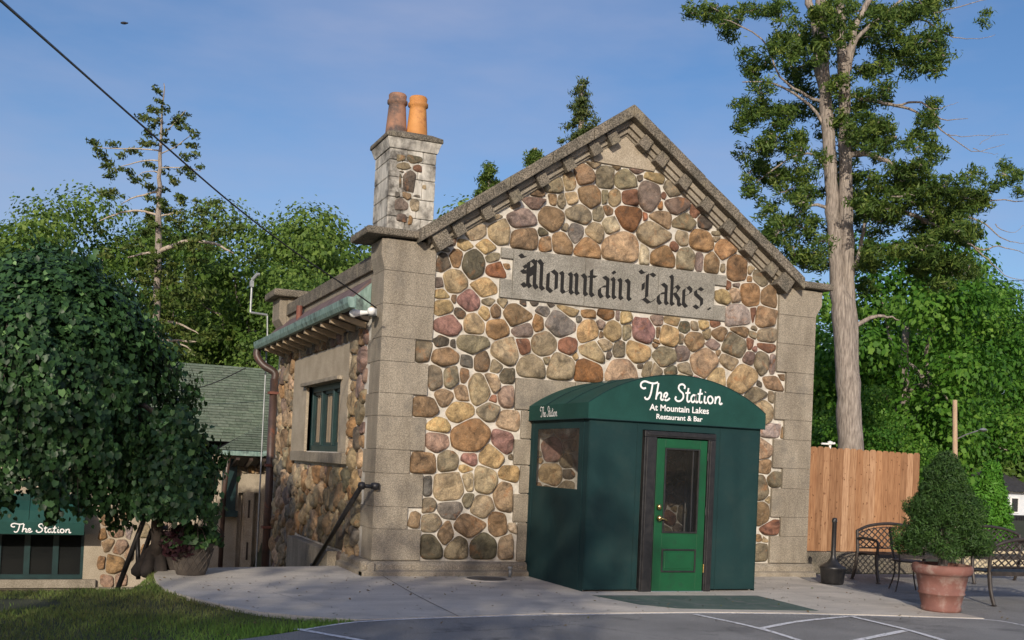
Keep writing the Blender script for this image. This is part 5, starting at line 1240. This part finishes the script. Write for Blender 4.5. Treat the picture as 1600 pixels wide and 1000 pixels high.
# big twin-stemmed red cedar
def z2(s, kx=2.2222, ox=1060, oy=0): return [(ox+a/kx, oy+b_/kx, c/kx, e/kx) for a, b_, c, e in s]
CP = z2([(60,30,60,35),(130,55,60,35),(190,120,30,35),(180,60,60,45),(270,30,80,30),(360,50,60,50),(420,120,50,60),(390,180,50,50),(330,170,25,35),(300,215,45,40),(260,255,55,40),(285,300,60,35),(235,370,45,35),(235,425,40,45),(300,385,60,40),(370,400,50,45),(340,470,55,40),(290,520,50,40),(255,590,50,45),(245,650,40,40),(320,600,60,50),(400,500,50,60),(430,590,55,50),(380,660,60,45),(440,690,55,50),(310,740,50,40),(350,800,75,55),(430,790,70,60),(470,880,50,70),(400,890,70,50),(300,830,40,40),
 (500,60,60,60),(560,100,60,70),(480,180,50,60),(620,40,90,45),(720,60,90,50),(800,40,80,40),(640,130,60,40),(760,110,70,40),(830,160,80,45),(910,160,45,35),(730,190,70,45),(690,240,70,40),(800,240,60,40),(870,220,50,40),(640,350,65,35),(700,340,60,40),(640,430,65,50),(700,460,80,50),(740,500,50,30),(620,490,50,40),(850,480,50,40),(900,520,45,45),(840,560,70,35),(760,590,60,30),(640,620,60,40),(620,680,50,50),(700,650,70,45),(780,630,60,40),(860,640,80,50),(930,650,70,50),(1000,700,80,55),(940,740,80,50),(880,790,80,50),(960,820,80,50),(850,870,80,50),(930,900,80,45),(1020,600,45,35),(1080,640,60,25),(1140,610,50,35),(1170,660,30,25),(1190,620,25,25),(740,760,60,45),(680,720,60,50),(800,700,60,40),(1060,70,25,25),(1000,940,60,40),(560,300,50,60),(540,400,40,60),(1000,820,50,40),(900,980,60,40),(560,20,60,30),(880,20,60,25)])
GREEN_R = [(q[0], q[1], q[2], q[3]) for q in CP]
tree_from('red_cedar', 'tall twin-stemmed cedar towering behind the wooden fence', 22,
 [[(1333, 760, .26), (1330, 700, .252), (1325, 600, .24), (1318, 500, .235), (1308, 430, .16), (1302, 330, .135), (1294, 210, .13), (1284, 112, .125), (1274, 40, .08), (1264, 5, .075), (1256, -60, .06)],
  [(1336, 640, .10), (1330, 520, .13), (1325, 440, .145), (1322, 330, .14), (1320, 202, .125), (1318, 112, .11), (1313, 30, .10), (1310, -60, .08)],
  [(1296, 215, .08), (1289, 112, .09), (1284, 30, .11), (1284, -60, .09)], [(1319, 130, .08), (1330, 70, .07), (1346, 20, .06), (1380, -30, .05)]],
 GREEN_R+[(q[0]+RNG.normal(0, 9), q[1]+RNG.normal(0, 9), q[2]*.8, q[3]*.8) for q in GREEN_R]+[(RNG.uniform(1165, 1300), RNG.uniform(60, 440), 20, 14) for _ in range(26)]+[(RNG.uniform(1325, 1490), RNG.uniform(0, 440), 20, 14) for _ in range(44)]+[(RNG.uniform(1345, 1545), RNG.uniform(285, 425), 24, 14) for _ in range(34)]+[(RNG.uniform(1240, 1370), y, 24, 18, 1.6) for y in range(10, 470, 20)], 1350, .072, L_CEDAR, M_BARK,
 [[(1328, 240, .06), (1345, 238, .06), (1378, 222, .04), (1400, 215, .03)], [(1326, 110, .05), (1340, 60, .045), (1372, 30, .04), (1420, -10, .03)],
  [(1328, 243, .07), (1350, 240, .06), (1385, 252, .045), (1424, 272, .03), (1470, 300, .02), (1530, 312, .015), (1600, 315, .01)],
  [(1340, 320, .05), (1380, 318, .07), (1410, 330, .05), (1450, 345, .03)], [(1336, 420, .05), (1345, 385, .04), (1352, 340, .03), (1350, 300, .02)],
  [(1337, 510, .05), (1355, 498, .045), (1380, 494, .03), (1405, 500, .01)],
  [(1295, 160, .04), (1260, 150, .03), (1220, 120, .02), (1190, 60, .015), (1130, 30, .01)], [(1297, 210, .04), (1265, 165, .03), (1210, 130, .02), (1160, 128, .01)],
  [(1302, 330, .04), (1270, 320, .03), (1235, 345, .02), (1200, 380, .012)], [(1300, 270, .035), (1270, 240, .025), (1230, 250, .018), (1180, 285, .01)],
  # bare dead twigs at right
  [(1330, 150, .05), (1365, 158, .04), (1400, 165, .03), (1440, 180, .02), (1480, 210, .012), (1520, 235, .008), (1570, 225, .004)], [(1480, 210, .01), (1515, 213, .006), (1575, 210, .004)], [(1400, 165, .025), (1440, 160, .02), (1470, 185, .012), (1512, 185, .005)],
  [(1455, 172, .008), (1480, 165, .005), (1498, 160, .003)], [(1520, 232, .008), (1545, 240, .004), (1560, 242, .003)], [(1530, 225, .006), (1555, 208, .003)], [(1400, 30, .03), (1440, 30, .02), (1480, 55, .012), (1520, 60, .006), (1555, 55, .004)],
  [(1460, 20, .015), (1500, 10, .01), (1560, -5, .005)], [(1440, 345, .035), (1490, 365, .03), (1530, 390, .02), (1560, 385, .012), (1600, 395, .006)], [(1490, 330, .025), (1540, 350, .015), (1570, 375, .01), (1600, 380, .005)], [(1520, 388, .02), (1545, 405, .012), (1570, 430, .008), (1600, 440, .004)],
  [(1555, 350, .01), (1580, 365, .005), (1600, 350, .004)]],
 depth=1.3, long=1.7, wide=.42, base=-.1, twigs=.07, squash=.75, dens=24, prad=(6, 14))
def z4(s): return [(a/2.0826, 80+b_/2.0833, c/2.08, e/2.08) for a, b_, c, e in s]
CL = z4([(515,120,14,20),(520,160,14,15),(490,185,30,14),(470,215,25,16),(530,195,20,20),(500,240,40,16),(605,195,18,20),(590,220,24,10),(560,235,24,16),(590,255,40,18),(625,265,20,20),(540,265,30,16),(480,270,25,14),(470,300,25,14),(510,305,30,14),(560,295,34,14),(610,300,36,16),(640,330,18,20),(600,345,36,14),(655,380,12,16),(300,300,10,14),(325,315,22,12),(370,310,24,12),(350,345,26,14),(390,345,24,12),(440,330,26,12),(340,375,18,10),(380,385,24,10),(350,410,22,8),(430,390,30,14),(470,400,34,16),(500,370,30,14),(540,390,26,14),(590,385,24,12),(560,420,30,10),(440,415,20,12),(620,410,20,12),(480,440,24,12),(540,445,24,10)])
CO = [(RNG.uniform(225, 300)+RNG.normal(0, 45), y, RNG.uniform(22, 40), RNG.uniform(8, 14)) for y in np.linspace(300, 560, 90)]
tree_from('sparse_conifer', 'tall thin conifer with ragged open crown and olive lower branches', 33,
 [[(240, 620, .14), (243, 560, .13), (245, 480, .11), (247, 400, .10), (249, 320, .08), (250, 250, .055), (253, 190, .03), (257, 130, .012)]],
 CL, 1300, .10, L_HEML, M_BARK,
 [[(248, 393, .07), (270, 384, .07), (300, 376, .06), (335, 381, .045), (366, 396, .02)], [(248, 393, .05), (228, 396, .04), (200, 402, .02)], [(248, 338, .04), (225, 330, .035), (190, 332, .03), (155, 345, .015)],
  [(248, 338, .035), (268, 334, .03), (285, 328, .015)], [(240, 500, .05), (270, 503, .04), (300, 515, .025), (310, 522, .01)], [(240, 535, .05), (268, 532, .045), (310, 534, .02)], [(275, 534, .03), (295, 545, .02), (305, 556, .01)], [(245, 300, .04), (205, 310, .02), (190, 320, .01)],
  [(252, 235, .025), (215, 232, .02), (180, 232, .015), (145, 228, .006)], [(252, 250, .025), (220, 252, .02), (185, 262, .01)], [(252, 215, .02), (270, 195, .015), (290, 172, .006)], [(252, 240, .02), (280, 225, .015), (305, 205, .006)], [(252, 262, .02), (285, 262, .015), (315, 268, .005)], [(251, 270, .02), (230, 268, .012), (205, 280, .006)], [(252, 190, .015), (240, 170, .01), (232, 178, .005)]],
 depth=1.0, long=1.6, wide=.6, foliage2=(CO, L_CON2), bm=M_BARK2, squash=.5)
# conifer tips beyond the roof ridge
def tip(label, px, top, bot, wpx, d_, seed):
    global RNG
    RNG = np.random.default_rng(seed); pl_ = []
    for y in np.linspace(top, bot, 22):
        f = (y-top)/(bot-top)
        for q_ in range(1+int(3*f)): pl_.append((px+RNG.uniform(-.5, .5)*wpx*(.12+.88*f), y+RNG.uniform(-3, 3), 4+wpx*.07*f, 3.5))
    tree_from('ridge_conifer', label, d_, [[(px, 420, .2), (px, (top+bot)/2, .09), (px+2, top, .015)]], pl_, 900, .10, L_HEML if seed % 2 else L_CEDAR, M_BARK, depth=.3, base=-1.5, squash=.7, long=1.7, wide=.45)
tip('pointed conifer top standing above the left gable slope near the apex', 908, 132, 222, 60, 38, 31)
tip('small dark conifer tip above the left gable slope, midway', 764, 258, 310, 44, 40, 32)
tip('tiny conifer tip just above the gable coping, below the pointed one', 836, 236, 262, 22, 40, 34)

# weeping mulberry
RNG = np.random.default_rng(9); random.seed(9)
tb = on('z', -.1, 243, 900)
MU = thing('weeping_tree', 'dark weeping tree with curtains of heart-shaped leaves on the left', 'tree', (tb[0], tb[1], -.1))
def dome(c, rx, ry, rtop, hang, n, drop_noise):
    ph = RNG.uniform(0, 6.28, 5); a = RNG.uniform(0, 2*math.pi, n); u = RNG.uniform(0, 1, n); full = rtop+hang
    zz = -hang+full*u**.85; up_ = np.clip(zz/rtop, 0, 1)
    r = np.where(zz > 0, np.clip(1-up_**1.75, 0, 1)**.62, 1.0+.04*np.sin(a*7+ph[0]))
    bulge = 1+.07*np.sin(a*5+ph[1]+zz*2.3)+.07*np.sin(a*11+ph[2]+zz*4.3)+.06*np.sin(a*23+ph[3]+zz*2)+.04*np.sin(zz*11+a*3)
    k_ = np.where(RNG.random(n) < .8, RNG.uniform(.9, 1.03, n), RNG.uniform(.55, .9, n)); r = r*bulge*k_
    zmin = -hang+drop_noise*(.5+.5*np.sin(a*6+ph[3]))*(.5+.5*np.sin(a*17+ph[4]))+RNG.uniform(0, .15, n)
    keep = zz > zmin
    P = np.stack([c[0]+rx*r*np.cos(a), c[1]+ry*r*np.sin(a), c[2]+zz*(1-.02*k_)], 1)[keep]
    Nn = np.stack([np.cos(a), np.sin(a), np.clip(zz/rtop, 0, 1)*1.5+.1], 1)[keep]
    return P, Nn
C1 = atd(14.3, 62, 640); C2 = atd(13.6, 270, 766)
P1_, N1_ = dome(C1, 1.72, 1.5, 2.06, 1.45, 36000, .45); P2_, N2_ = dome(C2, .47, .55, .86, .42, 6000, .2)
top = atd(14, 20, 430); d_ = sph(2500); P3_ = top+d_*np.array([1.1, .9, .45]); 
PP, NN = [P1_, P2_], [N1_, N2_]
for j in range(120):                    # hanging tresses that break the outline
    q_ = P1_[RNG.integers(len(P1_))] if j < 95 else P2_[RNG.integers(len(P2_))]; c_ = C1 if j < 95 else C2
    o_ = q_-c_; o_[2] = 0; o_ = o_/(np.linalg.norm(o_)+1e-6); m_ = int(RNG.uniform(60, 160)); L_ = RNG.uniform(.25, .7) if j < 95 else RNG.uniform(.15, .3)
    tt = RNG.random(m_); sp_ = .05+.11*(1-tt); dd_ = sph(m_)
    PP.append(q_+o_*RNG.uniform(.02, .14)+np.array([0, 0, .1])-np.array([0, 0, 1])*(tt*L_)[:, None]+dd_*sp_[:, None]); NN.append(np.tile(o_+np.array([0, 0, .2]), (m_, 1)))
P = np.concatenate(PP); Nn = np.concatenate(NN); nP = len(P)
P = P+RNG.normal(0, 1, P.shape)*np.where(RNG.random(nP) < .2, .07, .02)[:, None]
leaves('crown', P, Nn, .074, L_MULB, MU, long=1.2, wide=1.0, heart=True, tip=np.tile([0, 0, -1.], (nP, 1)), jit=.45, tone=RNG.beta(1.0, 3.0, nP), fold=.1)
k = MB(); crown0 = atd(14.2, 150, 640)
limb(k, (tb[0], tb[1], -.15), atd(13.9, 247, 780), .085, .07, .05); limb(k, atd(13.9, 247, 790), atd(14.1, 200, 600), .075, .06, .2); limb(k, atd(14.1, 200, 610), atd(14.2, 100, 470), .06, .03, .2)
limb(k, atd(14.1, 200, 610), atd(13.6, 290, 690), .045, .02, .2); limb(k, atd(14.1, 170, 560), atd(14.6, 20, 520), .05, .02, .2)
for j in range(40):
    a = random.uniform(0, 6.28); s_ = C1+np.array([math.cos(a)*1.3, math.sin(a)*1.3, .6+random.uniform(-.3, .6)]); limb(k, s_, s_+np.array([math.cos(a)*.12, math.sin(a)*.12, -random.uniform(1.0, 1.9)]), .007, .003, .1, 5, 4)
build('trunk', k, M_BARK_D, MU, smooth=True)
k = MB()
for j in range(9):
    a = j*.7+random.uniform(-.2, .2); L_ = random.uniform(.18, .34); c = np.array([tb[0], tb[1], 0])
    k.tube(catmull([c+np.array([0, 0, .26]), c+np.array([math.cos(a)*L_*.5, math.sin(a)*L_*.5, .12+random.uniform(0, .06)]), c+np.array([math.cos(a)*L_, math.sin(a)*L_, -.08])], 4), [.10]*4+[.085]*4+[.05], 8)
build('root_flare', k, M_ROCK, MU, smooth=True)

# ------------------------------------------------------------------ right background: pole, wires, house
up_ = atd(25, 1498, 760); uz = atd(25, 1492, 625)
PO2 = thing('utility_pole', 'bare wooden utility pole with a street lamp arm at right', 'utility pole', (up_[0], up_[1], 0))
k = MB(); k.tube([(up_[0], up_[1], -.5), tuple(uz)], [.068, .05], 10); build('pole', k, M_POLE, PO2, smooth=True)
k = MB(); k.tube([atd(25, 1495, 686), atd(24.8, 1510, 679), atd(24.6, 1528, 673)], .016, 6); build('lamp_arm', k, M_GREY_METAL, PO2)
k = MB(); k.lathe([(0, -.05), (.07, -.02), (.10, .0), (.05, .04), (0, .05)], tuple(atd(24.6, 1536, 672)), 12); build('lamp_head', k, M_GREY_METAL, PO2)
for i, (a, b_) in enumerate([(440, 436), (468, 462), (496, 486), (508, 497)]):
    k = MB(); k.tube([atd(30, 1700, b_-4), atd(45, 1560, a), atd(60, 1440, a+6)], .012, 5)
    tag(build('overhead_wire', k, M_BLACK), ['topmost of the thin wires crossing the sky at right', 'second thin wire from the top at right', 'third thin wire from the top at right', 'lowest of the thin wires at right'][i], 'wire', 'thin wires at the right edge')
h0 = atd(58, 1568, 800); HO = thing('white_house', 'pale house with dark roof glimpsed at the right edge', 'house', (h0[0], h0[1], -.5))
X0, Y0 = h0[0], h0[1]; zw = atd(58, 1585, 768)[2]
k = MB(); k.box(X0, X0+9, Y0, Y0+6, -1, zw); build('wall', k, M_HOUSEW, HO)
k = MB(); k.prism([(Y0-.4, zw), (Y0+3, zw+1.7), (Y0+6.4, zw)], 'x', X0-.4, X0+9.4); build('roof', k, M_HOUSER, HO)
for i in range(4):
    xw = X0+.45+i*1.1; k = frame_mb(xw, xw+.6, zw-1.15, zw-.3, .07, Y0-.05, Y0); f_ = build('window', k, M_WHITE, HO)
    g = MB(); g.box(xw+.07, xw+.53, Y0-.02, Y0-.01, zw-1.08, zw-.37); build('pane', g, M_GLASS_DARK, f_)
q = atd(50, 1560, 822); k = MB()
for i in range(40): k.box(q[0]+i*.16, q[0]+i*.16+.10, q[1], q[1]+.04, -.3, atd(50, 1580, 808)[2])
k.box(q[0], q[0]+6.4, q[1]+.04, q[1]+.08, .1, .2); k.box(q[0], q[0]+6.4, q[1]+.04, q[1]+.08, -.9+.9, .06)
tag(build('picket_fence', k, M_BLACK), 'dark picket fence before the pale house', 'fence')

# ------------------------------------------------------------------ wear on the ground
RNG = np.random.default_rng(77); random.seed(77)
k = MB()
def crack(p, q, z, n=26, wd=.006):
    p, q = np.array(p), np.array(q); P = [p+(q-p)*t+RNG.normal(0, .018, 2) for t in np.linspace(0, 1, n)]; V = []
    for i in range(n):
        d_ = P[min(i+1, n-1)]-P[max(i-1, 0)]; d_ = d_/np.linalg.norm(d_); m = np.array([-d_[1], d_[0]]); e = wd*random.uniform(.3, 1)
        for s_ in (1, -1): V.append((*(P[i]+m*s_*e/2), z))
    k.add(V, [(2*i, 2*i+1, 2*i+3, 2*i+2) for i in range(n-1)])
crack(gpt(300, 912), gpt(420, 925), .003); crack(gpt(420, 925), gpt(520, 950), .0031); crack(gpt(1190, 915), gpt(1330, 945), .003); crack(gpt(640, 990), gpt(900, 975), -.004, 50, .010); crack(gpt(900, 975), gpt(1080, 1000), -.0041, 40, .009); crack(gpt(1420, 975), gpt(1580, 985), -.004, 30, .008)
tag(build('paving_crack', k, M_SOFFIT), kind='structure')
n = 420; lx = RNG.uniform(-3.5, 7.5, n); ly = -RNG.random(n)**1.6*4.6-.2
ok = inpoly(slab_pts, lx, ly) | (ly < -4.0); ok &= ~((lx > 2.2) & (lx < 4.9) & (ly > -1.95))
lx, ly = lx[ok], ly[ok]; n = len(lx)
tag(leaves('leaf_litter', np.stack([lx, ly, np.full(n, .008)], 1), np.tile([0, 0, 1.], (n, 1)), .028, leafmat('dry_leaf', (.10, .06, .025), (.18, .12, .05), (.10, .15, .04), .1), None, jit=.25), 'scattered dry leaf bits on the paving', 'leaf litter', kind='stuff')
